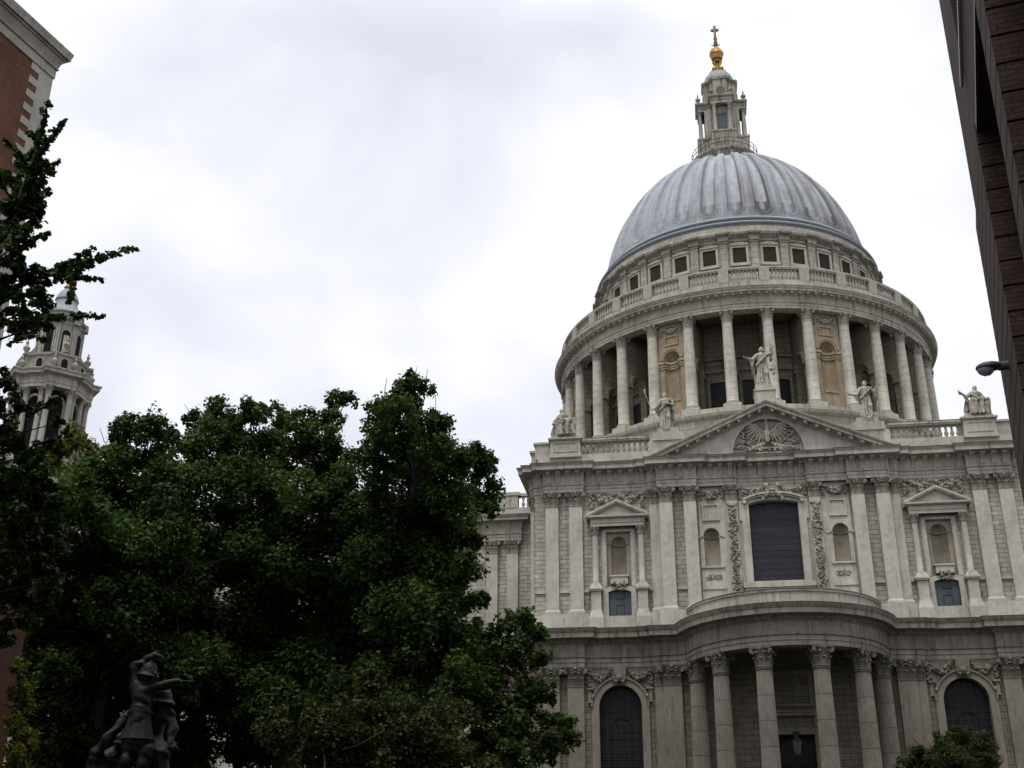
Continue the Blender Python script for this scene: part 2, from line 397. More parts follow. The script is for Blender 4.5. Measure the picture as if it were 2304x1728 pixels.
# ornament -----------------------------------------------------------
def leaf_blade(mb, x, y, z, ox, oy, h, wd):
    """acanthus leaf standing at x,y,z and curling towards (ox,oy)"""
    tx, ty = -oy, ox; rows = [(0, 0, 1.), (.05, .4, 1.), (.13, .75, .85), (.34, 1., .55), (.45, .86, .2)]
    vs = []
    for q, t, wf in rows:
        for sgn in (-1, 0, 1):
            d = q*h+(.05*h if sgn == 0 else 0)
            vs.append((x+ox*d+tx*sgn*wd*wf/2, y+oy*d+ty*sgn*wd*wf/2, z+t*h))
    vs += [(vs[i][0]-ox*.05, vs[i][1]-oy*.05, vs[i][2]-.03) for i in range(15)]
    fs = []
    for r in range(4):
        for c in range(2):
            a = r*3+c; fs += [(a, a+1, a+4, a+3), (a+15, a+18, a+19, a+16)]
    mb.add(vs, fs)
def volute(mb, x, y, z, ox, oy, r, wd):
    tx, ty = -oy, ox; n = 9; vs = []
    for sd in (-1, 1):
        for i in range(n):
            a = 2*PI*i/n; vs.append((x+ox*r*math.cos(a)+tx*sd*wd/2, y+oy*r*math.cos(a)+ty*sd*wd/2, z+r*math.sin(a)))
    mb.add(vs, [tuple(range(n))[::-1], tuple(range(n, 2*n))]+[(i, (i+1) % n, n+(i+1) % n, n+i) for i in range(n)])
def round_capital(r, z0, z1):
    mb = MB(); H = z1-z0
    mb.lathe([(r, z0), (r*1.12, z0+.03*H), (r*1.12, z0+.07*H), (r, z0+.1*H), (r*.98, z0+.5*H), (r*1.12, z0+.75*H), (r*1.3, z0+.88*H)], 20)
    for i in range(8):
        a = 2*PI*i/8; leaf_blade(mb, r*math.cos(a), r*math.sin(a), z0+.1*H, math.cos(a), math.sin(a), .38*H, r*.72)
        a += PI/8; leaf_blade(mb, r*math.cos(a), r*math.sin(a), z0+.3*H, math.cos(a), math.sin(a), .45*H, r*.7)
    for i in range(4):
        a = PI/4+PI/2*i; volute(mb, 1.5*r*math.cos(a), 1.5*r*math.sin(a), z0+.78*H, math.cos(a), math.sin(a), .14*H, r*.3)
        a = PI/2*i; mb.lump((1.32*r*math.cos(a), 1.32*r*math.sin(a), z0+.9*H), (.16*r, .16*r, .1*H))
    q = 1.36*r; c = 1.18*r
    pl = [(-q, -q), (0, -c), (q, -q), (c, 0), (q, q), (0, c), (-q, q), (-c, 0)]
    mb.add([(a, b, z0+.89*H) for a, b in pl]+[(a*1.04, b*1.04, z1) for a, b in pl], [tuple(range(8))[::-1], tuple(range(8, 16))]+[(i, (i+1) % 8, 8+(i+1) % 8, 8+i) for i in range(8)])
    return mb
def flat_capital(wd, dep, z0, z1):
    """pilaster capital centred on x=0, wall at y=dep behind, front face at y=0"""
    mb = MB(); H = z1-z0; h = wd/2
    mb.box(-h, h, 0, dep, z0+.1*H, z0+.6*H); mb.box(-h*1.06, h*1.06, -.05, dep, z0, z0+.08*H)
    mb.frustum(-h, h, 0, dep, z0+.6*H, -h*1.2, h*1.2, -.2*wd, dep, z0+.88*H)
    for i in range(3): leaf_blade(mb, (i-1)*wd*.36, 0, z0+.1*H, 0, -1, .36*H, wd*.33)
    for i in range(2): leaf_blade(mb, (i-.5)*wd*.42, -.02, z0+.3*H, 0, -1, .42*H, wd*.36)
    for sg in (-1, 1):
        leaf_blade(mb, sg*h, .1, z0+.1*H, sg, 0, .4*H, dep*.8)
        volute(mb, sg*h*1.22, -.14*wd, z0+.77*H, sg*.707, -.707, .15*H, wd*.16)
        mb.lump((sg*h*.45, -.18*wd, z0+.8*H), (.1*wd, .08*wd, .07*H))
    mb.lump((0, -.2*wd, z0+.92*H), (.13*wd, .1*wd, .11*H))
    mb.lump((0, -.16*wd, z0+.74*H), (.16*wd, .07*wd, .06*H))
    mb.frustum(-h*1.28, h*1.28, -.2*wd, dep, z0+.89*H, -h*1.36, h*1.36, -.24*wd, dep, z1)
    return mb
def swag(mb, x0, x1, zt, sag, r, y, n=None):
    n = n or int(abs(x1-x0)/(r*.62))+2
    for i in range(n):
        t = i/(n-1); z = zt-sag*math.sin(PI*t); rr = r*(.6+.6*math.sin(PI*t))
        for k in range(3):
            mb.lump((x0+(x1-x0)*t+random.uniform(-.3, .3)*r, y-random.uniform(.2, .9)*rr, z+random.uniform(-.75, .75)*rr), rr*random.uniform(.4, .72))
def drop(mb, x, zt, zb, r, y):
    z = zt
    while z > zb:
        for k in range(3): mb.lump((x+random.uniform(-.8, .8)*r, y-random.uniform(.1, .8)*r, z+random.uniform(-.3, .3)*r), r*random.uniform(.35, .65))
        z -= r*.62
def baluster_mb(h, r=.16):
    mb = MB()
    pr = [(0, 0), (r, 0), (r, .08), (.6*r, .10), (.55*r, .16), (.95*r, .30), (1.0*r, .38), (.62*r, .56), (.45*r, .68), (.62*r, .76), (.5*r, .80), (.85*r, .88), (.95*r, .92), (.95*r, 1.0), (0, 1.0)]
    mb.lathe([(a, b*h) for a, b in pr], 10); return mb

# signed-distance figures --------------------------------------------
def surface_nets(f, org, h):
    s = f < 0; n = np.array(f.shape)
    c = np.zeros(n-1, np.int8); P = np.zeros(tuple(n-1)+(3,)); cnt = np.zeros(n-1)
    corner = [(i, j, k) for i in (0, 1) for j in (0, 1) for k in (0, 1)]
    sl = lambda t: tuple(slice(a, a+m-1) for a, m in zip(t, n))
    for t in corner: c += s[sl(t)]
    act = (c > 0) & (c < 8); A = np.argwhere(act)
    pos = np.zeros((len(A), 3)); num = np.zeros(len(A))
    for a in corner:
        for ax in range(3):
            if a[ax]: continue
            b = list(a); b[ax] = 1
            f0 = f[A[:, 0]+a[0], A[:, 1]+a[1], A[:, 2]+a[2]]; f1 = f[A[:, 0]+b[0], A[:, 1]+b[1], A[:, 2]+b[2]]
            m = (f0 < 0) != (f1 < 0); t = np.where(m, f0/np.where(m, f0-f1, 1), 0)
            q = A+np.array(a, float); q[:, ax] += t
            pos[m] += q[m]; num[m] += 1
    pos = pos/num[:, None]*h+org
    idx = -np.ones(tuple(n-1), np.int64); idx[tuple(A.T)] = np.arange(len(A))
    F = []
    for ax in range(3):
        u, v = (ax+1) % 3, (ax+2) % 3
        a = [slice(1, -1)]*3; a[ax] = slice(0, n[ax]-1); b = list(a); b[ax] = slice(1, n[ax])
        d = s[tuple(a)] != s[tuple(b)]; E_ = np.argwhere(d)+np.array([1 if i != ax else 0 for i in range(3)])
        flip = s[tuple(E_.T)]
        def cell(du, dv):
            q = E_.copy(); q[:, u] -= du; q[:, v] -= dv; return idx[tuple(q.T)]
        quad = np.stack([cell(1, 1), cell(0, 1), cell(0, 0), cell(1, 0)], 1)
        quad[~flip] = quad[~flip][:, ::-1]; F.append(quad)
    F = np.concatenate(F); F = F[(F >= 0).all(1)]
    return pos, F
def sdf_field(prims, h, warp=None, pad=.12):
    pts = np.array([p for q in prims for p in (np.array(q[0])-max(q[2:4]), np.array(q[0])+max(q[2:4]), np.array(q[1])-max(q[2:4]), np.array(q[1])+max(q[2:4]))])
    lo = pts.min(0)-pad; hi = pts.max(0)+pad; n = np.ceil((hi-lo)/h).astype(int)+1
    f = np.full(tuple(n), 1.0)
    ax = [lo[i]+np.arange(n[i])*h for i in range(3)]
    for q in prims:
        a, b, ra, rb = np.array(q[0], float), np.array(q[1], float), q[2], q[3]; k = q[4] if len(q) > 4 else .05
        sq = q[5] if len(q) > 5 else None      # per-axis squash (scale of space about a)
        m = max(ra, rb)+k+3*h
        if sq: m = m*max(1, max(sq))
        l_ = np.minimum(a, b)-m; h_ = np.maximum(a, b)+m
        s_ = tuple(slice(max(0, int((l_[i]-lo[i])/h)), min(n[i], int((h_[i]-lo[i])/h)+2)) for i in range(3))
        X, Y, Z = np.meshgrid(*[ax[i][s_[i]] for i in range(3)], indexing='ij', sparse=True)
        sx, sy, sz = sq or (1, 1, 1)
        px, py, pz = (X-a[0])/sx, (Y-a[1])/sy, (Z-a[2])/sz
        d = (b-a)/np.array([sx, sy, sz]); L2 = d@d
        t = np.clip((px*d[0]+py*d[1]+pz*d[2])/L2, 0, 1) if L2 > 1e-9 else 0
        D = np.sqrt((px-t*d[0])**2+(py-t*d[1])**2+(pz-t*d[2])**2)-(ra+(rb-ra)*t)
        if sq: D = D*min(sq)
        g = f[s_]; hh = np.clip(.5+.5*(g-D)/k, 0, 1)
        f[s_] = g*(1-hh)+D*hh-k*hh*(1-hh)
    if warp is not None:
        X, Y, Z = np.meshgrid(*ax, indexing='ij', sparse=True); f = f+warp(X, Y, Z)
    return f, lo
def sdf_obj(name, prims, h, mat, parent=None, warp=None, loc=None):
    f, lo = sdf_field(prims, h, warp); V, F = surface_nets(f, lo, h)
    return np_mesh(name, V, F, mat, parent, True, loc)
def hand(prims, wrist, d, palm_n, sz, curl=.5, side=1, k=.012):
    """palm with four unequal fingers and a thumb leaving its side; d = pointing direction, palm_n = palm normal"""
    wv = np.array(wrist, float); d = np.array(d, float); d /= np.linalg.norm(d)
    nrm = np.array(palm_n, float); nrm -= d*(nrm@d); nrm /= np.linalg.norm(nrm); sdv = np.cross(d, nrm)*side
    pl = wv+d*.085*sz
    for o in (-.026, 0, .026): prims.append((wv+sdv*o*.5*sz, pl+sdv*o*sz, .019*sz, .019*sz, .02*sz))
    for o, L in ((-.032, .062), (-.011, .078), (.011, .082), (.032, .072)):
        b = pl+sdv*o*sz; m = b+(d*math.cos(curl*.6)+nrm*math.sin(curl*.6)+sdv*o*2.2)*L*.5*sz
        e = m+(d*math.cos(curl*1.7)+nrm*math.sin(curl*1.7))*L*.5*sz
        prims.append((b, m, .0115*sz, .0105*sz, k*sz)); prims.append((m, e, .0105*sz, .0085*sz, k*sz))
    tb = wv+d*.03*sz+sdv*.03*sz; tm = tb+(sdv*.75+d*.7+nrm*.25)*.036*sz; te = tm+(sdv*.25+d*.9+nrm*.35)*.034*sz
    prims.append((tb, tm, .0145*sz, .0125*sz, k*sz)); prims.append((tm, te, .012*sz, .0095*sz, k*sz))
def head(prims, c, sz, face=(0, -1, 0), hair=True, beard=True):
    c = np.array(c, float); fwd = np.array(face, float); fwd /= np.linalg.norm(fwd); up = np.array((0, 0, 1.)); up -= fwd*(up@fwd); up /= np.linalg.norm(up); s_ = np.cross(fwd, up)
    P = lambda a, b, q: c+(s_*a+fwd*b+up*q)*sz
    prims.append((P(0, -.02, .03), P(0, .0, -.02), .092*sz, .08*sz, .03*sz))
    prims.append((P(0, .03, -.05), P(0, .045, -.09), .058*sz, .042*sz, .03*sz))
    prims.append((P(0, .085, .01), P(0, .115, -.03), .010*sz, .017*sz, .012*sz))       # nose
    for q in (-1, 1):
        prims.append((P(q*.012, .083, .028), P(q*.05, .070, .026), .013*sz, .011*sz, .012*sz))   # brow
        prims.append((P(q*.085, -.005, .0), P(q*.087, -.012, -.035), .015*sz, .012*sz, .012*sz))   # ear
        prims.append((P(q*.034, .066, .005), P(q*.034, .068, .005), .012*sz, .012*sz, .006*sz))   # eye
    prims.append((P(-.02, .078, -.062), P(.02, .078, -.062), .010*sz, .010*sz, .008*sz))    # mouth
    if hair:
        for i in range(16):
            a = i*2.4; q = (.5+.5*(i/16)); prims.append((P(.085*math.cos(a)*q, -.035-.05*q*abs(math.sin(a)), .07*(1-i/10)), P(.1*math.cos(a)*q, -.05-.05*abs(math.sin(a)), .05*(1-i/8)), .032*sz, .028*sz, .02*sz))
    if beard:
        for o in (-.03, 0, .03): prims.append((P(o, .06, -.085), P(o*.7, .06, -.15), .03*sz, .018*sz, .02*sz))

# ------------------------------------------------------------------ ground
def gz(y): return float(np.interp(y, [-100, -95, -20, -12, 200], [-7.5, -7.3, -1.2, -.8, -.8]))
mb = MB(); ys = [-260, -180, -120, -100, -95, -75, -55, -35, -20, -12, 20, 200, 600]
mb.add([(x, y, gz(y)) for y in ys for x in (-500, 500)], [(2*i, 2*i+1, 2*i+3, 2*i+2) for i in range(len(ys)-1)])
g = mb.build('ground', M_pave, None, 0); g['kind'] = 'structure'

# ------------------------------------------------------------------ cathedral
YD = 38.05
CATH = thing('cathedral', 'great grey stone cathedral with lead dome on a colonnaded drum and a columned south porch', 'cathedral')
def bp(mb, name, mat, parent=CATH, smooth=35, **k): return mb.build(name, mat, parent, smooth, **k)
def mirror(path): return path+[(-x, y) for x, y in path[::-1]]

# walls ------------------------------------------------------------
w_up = MB(); w_low = MB()
AC = 13.53     # centre of the outer bays
ZL, ZU = 16.2, 31.0
for sg in (-1, 1):
    X = lambda a, b: (min(sg*a, sg*b), max(sg*a, sg*b))
    a, b = X(20.95, 16.3)
    w_up.add([(a, 0, ZL), (b, 0, ZL), (b, 0, ZU), (a, 0, ZU)], [(0, 1, 2, 3)])
    w_low.add([(a, 0, -1), (b, 0, -1), (b, 0, ZL), (a, 0, ZL)], [(0, 1, 2, 3)])
    a, b = X(16.3, 10.8); c = sg*AC
    w_up.wall_arch(a, b, ZL, 20.05, c, .98, 17.55, 19.62, .22, 0, .35)
    w_up.wall_arch(a, b, 20.05, ZU, c, 1.06, 20.05, 24.98, 0, 0, .28, reveal=True)
    w_low.wall_arch(a, b, -1, ZL, sg*13.77, 1.76, 2.5, 9.95, 1.76, 0, .55, n=22)
    a, b = X(10.8, 6.45)
    w_up.add([(a, 0, ZL), (b, 0, ZL), (b, 0, ZU), (a, 0, ZU)], [(0, 1, 2, 3)])
    w_low.add([(a, 0, -1), (b, 0, -1), (b, 0, ZL), (a, 0, ZL)], [(0, 1, 2, 3)])
    a, b = X(6.45, 3.0)
    w_low.add([(a, 0, -1), (b, 0, -1), (b, 0, ZL), (a, 0, ZL)], [(0, 1, 2, 3)])
    w_up.box(sg*20.95-.02, sg*20.95+.02, 0, 34, -1, ZU)
w_low.wall_arch(-3, 3, -1, ZL, 0.2, 1.55, -1, 7.5, 0, 0, .8)
w_up.box(-20.9, 20.9, .6, 33.9, 30.2, 31.9)
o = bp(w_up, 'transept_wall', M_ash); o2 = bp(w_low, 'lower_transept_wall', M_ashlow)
# smooth central bay wall (round the great window and its two niches)
mb = MB()
for sg in (-1, 1):
    a, b = sorted((sg*6.45, sg*4.0)); mb.wall_arch(a, b, ZL, 30.9, sg*5.44, .67, 21.6, 24.26, .67, -.12, .1, reveal=False)
    a, b = sorted((sg*4.0, sg*2.85)); mb.add([(a, -.12, ZL), (b, -.12, ZL), (b, -.12, 30.9), (a, -.12, 30.9)], [(0, 1, 2, 3)])
    mb.box(sg*6.45-.01, sg*6.45+.01, -.12, 0, ZL, 30.9)
mb.wall_arch(-2.85, 2.85, ZL, 30.9, 0, 2.11, 20.15, 27.0, .27, -.10, .6)
bp(mb, 'central_wall', M_pil)

# great central window ---------------------------------------------
mb = MB()
mb.arch_band(0, 2.11, .62, 20.0, 27.0, -.30, -.10, rise=.27)
for sg in (-1, 1):
    mb.box(*sorted((sg*2.73, sg*2.92)), -.26, -.1, 25.5, 27.3)
mb.box(-3.0, 3.0, -.42, -.1, 19.55, 20.0); mb.box(-2.9, 2.9, -.30, -.1, 18.2, 19.55)
GW = bp(mb, 'window', M_pil); GW['label'] = 'great slate blue central window with a segmental head'
mb = MB(); mb.pane(0, 2.11, 20.15, 27.0, .27, .42); bp(mb, 'pane', M_pane, GW)
mb = MB()
for i in range(1, 6): mb.box(-2.11+.703*i-.012, -2.11+.703*i+.012, .39, .42, 20.15, 27.1)
for i in range(1, 13): mb.box(-2.11, 2.11, .40, .42, 20.15+.55*i-.009, 20.15+.55*i+.009)
bp(mb, 'glazing_bars', M_pane, GW)
mb = MB()
mb.arch_band(0, 2.5, .16, 27.0, 27.25, -.62, -.10, rise=.55, foot=False)
mb.arch_band(0, 2.5, .10, 27.0, 27.10, -.50, -.10, rise=.55, foot=False)
for sg in (-1, 1): volute(mb, sg*2.45, -.45, 27.1, sg, 0, .17, .3); volute(mb, sg*.5, -.6, 28.55, sg, 0, .17, .3)
bp(mb, 'hood', M_pil, GW)
mb = MB()
mb.lump((0, -.62, 27.75), (.30, .26, .38)); mb.lump((0, -.85, 27.72), (.10, .12, .12)); mb.lump((0, -.7, 28.02), (.32, .2, .17))
for sg in (-1, 1): mb.lump((sg*.11, -.83, 27.82), (.05, .05, .05)); mb.lump((sg*.55, -.5, 27.7), (.26, .2, .34)); mb.lump((sg*.8, -.45, 27.35), (.18, .15, .28)); mb.lump((sg*1.05, -.4, 27.6), (.2, .12, .14))
bp(mb, 'carved_head', M_carve, GW)
mb = MB()
for sg in (-1, 1): mb = MB(); swag(mb, sg*.65, sg*2.7, 28.5, .5, .27, -.14); drop(mb, sg*2.72, 28.5, 27.4, .2, -.14); bp(mb, 'garland', M_carve)

# inner niches, square panels, carved strips ------------------------
for sg in (-1, 1):
    mb = MB(); mb.niche(sg*5.44, .67, 21.6, 24.26, -.12, 1.15)
    mb.sweep([(sg*5.44+a, b) for a, b in ((-.67, -.12), (-.54, .25), (-.25, .52), (0, .6), (.25, .52), (.54, .25), (.67, -.12))], [(0, 24.15), (.05, 24.15), (.05, 24.25), (0, 24.25)]); nc = bp(mb, 'niche', M_nich)
    mb = MB(); mb.arch_band(sg*5.44, .70, .22, 24.2, 24.26, -.22, -.12); mb.box(sg*5.44-1.2, sg*5.44-.92, -.2, -.12, 24.12, 24.28); mb.box(sg*5.44+.92, sg*5.44+1.14, -.2, -.12, 24.12, 24.28)
    mb.box(sg*5.44-.98, sg*5.44+1.0, -.24, -.12, 21.42, 21.6); mb.box(sg*5.44-.98, sg*5.44+1.0, -.2, -.12, 19.55, 19.85)
    bp(mb, 'niche_surround', M_pil, nc)
    mb = MB(); c = sg*5.38
    for a in ((c-.75, c+.75, 27.0, 27.14), (c-.75, c+.75, 25.62, 25.76), (c-.75, c-.6, 25.76, 27.0), (c+.6, c+.75, 25.76, 27.0)): mb.box(a[0], a[1], -.24, -.12, a[2], a[3])
    bp(mb, 'square_panel', M_pil)
    mb = MB(); 
    for i in range(52): mb.lump((sg*5.4+random.uniform(-.62, .62), -.13, random.uniform(20.4, 20.85)), random.uniform(.05, .1))
    bp(mb, 'carved_grille', M_carve)
    mb = MB(); mb.box(sg*3.53-.46, sg*3.53+.46, -.42, -.12, 16.4, 27.4); st = bp(mb, 'carved_pilaster', M_pil)
    mb = MB(); z = 26.9
    while z > 18.7:
        wv = .33+.09*math.sin(z*2.6)
        for k in range(6): mb.lump((sg*3.53+random.uniform(-1, 1)*wv, -.45-random.uniform(0, .14), z+random.uniform(-.12, .12)), random.uniform(.06, .13))
        if int(z*4) % 7 == 0: mb.lump((sg*3.53, -.5, z), (.22, .14, .13))
        z -= .17
    bp(mb, 'carved_drop', M_carve, st)
    bp(flat_capital(.92, .3, 27.4, 28.7), 'capital', M_carve, st, loc=(sg*3.53, -.42, 0))
    mb = MB(); swag(mb, sg*4.35, sg*6.3, 28.45, .6, .28, -.14); drop(mb, sg*4.3, 28.5, 27.6, .16, -.12); drop(mb, sg*6.2, 28.5, 27.6, .16, -.12)
    bp(mb, 'garland', M_carve)

# pilasters ----------------------------------------------------------
def pilaster(x, wd, y, z0, zb, zc, z1, mat, proto={}):
    mb = MB(); h = wd/2
    mb.box(-h, h, y, 0, zb, zc); mb.frustum(-h-.14, h+.14, y-.14, 0, z0, -h-.14, h+.14, y-.14, 0, z0+(zb-z0)*.5); mb.frustum(-h-.12, h+.12, y-.12, 0, z0+(zb-z0)*.5, -h, h, y, 0, zb)
    p = bp(mb, 'pilaster', mat, loc=(x, 0, 0))
    key = (round(wd, 2), z1)
    if key in proto:
        c = proto[key].copy(); COL.objects.link(c); c.parent = p; c.location = (0, y, 0)
    else: proto[key] = bp(flat_capital(wd, -y, zc, z1), 'capital', M_carve if z0 > 10 else M_carvelow, p, loc=(0, y, 0))
    return p
for sg in (-1, 1):
    for x, wd, y in ((19.34, 1.14, -.38), (17.22, 1.18, -.38), (9.24, 1.16, -.68), (7.15, 1.10, -.68)): pilaster(sg*x, wd, y, 17.75, 18.15, 27.4, 28.7, M_pil)
    pilaster(sg*10.25, .86, -.24, 17.75, 18.15, 27.4, 28.7, M_pil)
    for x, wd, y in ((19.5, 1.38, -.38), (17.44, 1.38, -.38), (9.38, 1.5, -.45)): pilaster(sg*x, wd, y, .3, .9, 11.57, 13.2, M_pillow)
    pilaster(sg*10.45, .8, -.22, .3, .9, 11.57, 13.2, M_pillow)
    # corner pilasters on the flank of the transept
    for z0, zb, zc, z1, m in ((17.75, 18.15, 27.4, 28.7, M_pil), (.3, .9, 11.57, 13.2, M_pillow)):
        for yy in (1.1, 3.2):
            mb = MB(); mb.box(-.55, .55, -.42, 0, zb, zc); mb.box(-.68, .68, -.55, 0, z0, zb)
            p = bp(mb, 'pilaster', m, loc=(sg*20.95, yy, 0), rotz=-sg*-PI/2)
            bp(flat_capital(1.1, .42, zc, z1), 'capital', M_carve, p, loc=(0, -.42, 0))

# upper entablature, its brackets and plinth --------------------------
half = [(-21.42, 34), (-21.42, .55), (-20.97, .55), (-20.97, -.05), (-20.05, -.05), (-20.05, -.46), (-16.5, -.46), (-16.5, -.05), (-10.75, -.05), (-10.75, -.3), (-9.92, -.3), (-9.92, -.76), (-6.5, -.76), (-6.5, -.5), (-3.05, -.5), (-3.05, -.12)]
UP_PATH = mirror(half)
prof = [(-.3, 28.7), (.02, 28.7), (.02, 29.02), (.06, 29.03), (.06, 29.3), (.15, 29.36), (.17, 29.46), (.05, 29.52), (.03, 29.9), (.08, 30.3), (.16, 30.5), (.26, 30.6), (.96, 30.63), (.96, 30.96), (1.0, 30.99), (1.03, 31.08), (1.08, 31.12), (1.08, 31.18), (.2, 31.26), (-.6, 31.28)]
mb = MB(); mb.sweep(UP_PATH, prof)
ENT = bp(mb, 'upper_entablature', M_corn)
mb = MB(); mb.sweep(UP_PATH, [(.85, 31.2), (1.11, 31.17), (1.12, 31.24), (.85, 31.27)]); bp(mb, 'lead_flashing', M_leaddark, ENT)
def brackets(path, step, fn):
    for a, b in zip(path, path[1:]):
        a = np.array(a, float); b = np.array(b, float); L = np.linalg.norm(b-a)
        if L < .7: continue
        d = (b-a)/L; n = np.array([d[1], -d[0]]); k = max(1, int(round(L/step)))
        for i in range(k):
            p = a+d*L*(i+.5)/k
            if p[1] > 12: continue
            fn(lambda x, y, z, p=p, d=d, n=n: (p[0]+d[0]*x+n[0]*y, p[1]+d[1]*x+n[1]*y, z))
def copies(name, make, mat, parent, places):
    """one object per bracket: places = (x, y, turn)"""
    o = None
    for x, y, a in places:
        if o is None:
            m_ = MB(); make(m_, lambda p, q, r: (p, -q, r)); o = m_.build(name, mat, parent, loc=(x, y, 0), rotz=a)
        else: c = o.copy(); COL.objects.link(c); c.parent = parent; c.location = (x, y, 0); c.rotation_euler = (0, 0, a)
def places(path, step):
    L_ = []; brackets(path, step, lambda T: L_.append((T(0, 0, 0)[0], T(0, 0, 0)[1], math.atan2(T(1, 0, 0)[1]-T(0, 0, 0)[1], T(1, 0, 0)[0]-T(0, 0, 0)[0]))))
    return L_
def br(mb, T):
    mb.poly_prism([(0, 0)]*0 or [(.03, 29.55), (.10, 29.6), (.12, 30.0), (.20, 30.2), (.40, 30.38), (.55, 30.46), (.55, 30.66), (.03, 30.66)], -.17, .17, lambda a, b, c: T(b, a, c))
    mb.box(-.21, .21, .3, .58, 30.40, 30.62, T)
copies('bracket', br, M_corn, ENT, places(UP_PATH, .93))
mb = MB()
def dn(T): mb.box(-.06, .06, .0, .13, 29.34, 29.43, T)
brackets(UP_PATH, .22, dn); bp(mb, 'bead_row', M_carve, ENT)['kind'] = 'stuff'
mb = MB()
pl = [(-.2, 16.25), (.2, 16.25), (.2, 17.72), (-.2, 17.76)]
for sg in (-1, 1):
    mb = MB()
    q = [(-20.97, 8), (-20.97, -.05), (-20.05, -.05), (-20.05, -.4), (-16.35, -.4), (-16.35, 0)] if sg < 0 else [(16.35, 0), (16.35, -.4), (20.05, -.4), (20.05, -.05), (20.97, -.05), (20.97, 8)]
    mb.sweep(q, pl); bp(mb, 'plinth', M_pil)
    q = [(-10.9, 0), (-10.9, -.26), (-9.95, -.26), (-9.95, -.7), (-6.4, -.7), (-6.4, -.1)]
    mb = MB(); mb.sweep(q if sg < 0 else [(-x, y) for x, y in q[::-1]], pl); bp(mb, 'plinth', M_pil)
    for a, b in ((15.95, 20.9), (6.6, 11.1)):
        mb = MB(); mb.box(*sorted((sg*a, sg*b)), -.13, .05, 19.66, 19.92); bp(mb, 'string_course', M_pil)

# lower entablature, carried round the porch ---------------------------
RP, YP = 8.1, .58
def low_path():
    fr = 1.25; y0 = -.5; fy = y0-fr; fx = -math.sqrt((RP+fr)**2-(YP-fy)**2)
    pts = [(-21.42, 34), (-21.42, .55), (-20.97, .55), (-20.97, -.05), (-20.2, -.05), (-20.2, -.46), (-16.65, -.46), (-16.65, -.05), (-11.0, -.05), (-11.0, -.28), (-10.2, -.28), (-10.2, y0)]
    a1 = math.atan2(YP-fy, -fx)  # direction from fillet centre to porch centre
    e = math.atan2(YP-fy, 0-fx)
    for i in range(9):
        t = PI/2+(e-PI/2)*i/8; pts.append((fx+fr*math.cos(t), fy+fr*math.sin(t)))
    ph = math.atan2(0-fx, YP-fy)   # angle from south of the touching point
    n = 28
    for i in range(1, n+1): 
        t = -ph+ph*i/n
        pts.append((RP*math.sin(t), YP-RP*math.cos(t)))
    return pts+[(-x, y) for x, y in pts[:-1][::-1]]
LOW_PATH = low_path()
prof = [(-1.1, 13.2), (.0, 13.2), (.0, 13.58), (.05, 13.6), (.05, 13.95), (.15, 14.02), (.17, 14.10), (.03, 14.14), (.03, 15.08), (.12, 15.14), (.14, 15.22), (.26, 15.24), (.28, 15.40), (.40, 15.50), (.92, 15.54), (.92, 15.95), (.97, 15.98), (1.02, 16.1), (1.10, 16.22), (1.10, 16.30), (.3, 16.42), (-.6, 16.44)]
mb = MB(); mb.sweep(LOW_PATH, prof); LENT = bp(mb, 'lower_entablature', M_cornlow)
mb = MB(); mb.sweep(LOW_PATH, [(.9, 16.31), (1.13, 16.29), (1.14, 16.34), (.9, 16.38)]); bp(mb, 'lead_flashing', M_leaddark, LENT)
mb = MB()
def dn(T): mb.box(-.07, .07, .12, .34, 15.26, 15.42, T)
for a, b in zip(LOW_PATH, LOW_PATH[1:]):
    a = np.array(a); b = np.array(b); L = np.linalg.norm(b-a); d = (b-a)/L; n = np.array([d[1], -d[0]])
    if a[1] > 10: continue
    for i in range(max(1, int(round(L/.26)))):
        p = a+d*L*(i+.5)/max(1, round(L/.26)); dn(lambda x, y, z, p=p, d=d, n=n: (p[0]+d[0]*x+n[0]*y, p[1]+d[1]*x+n[1]*y, z))
bp(mb, 'dentil_row', M_cornlow, LENT)['kind'] = 'stuff'

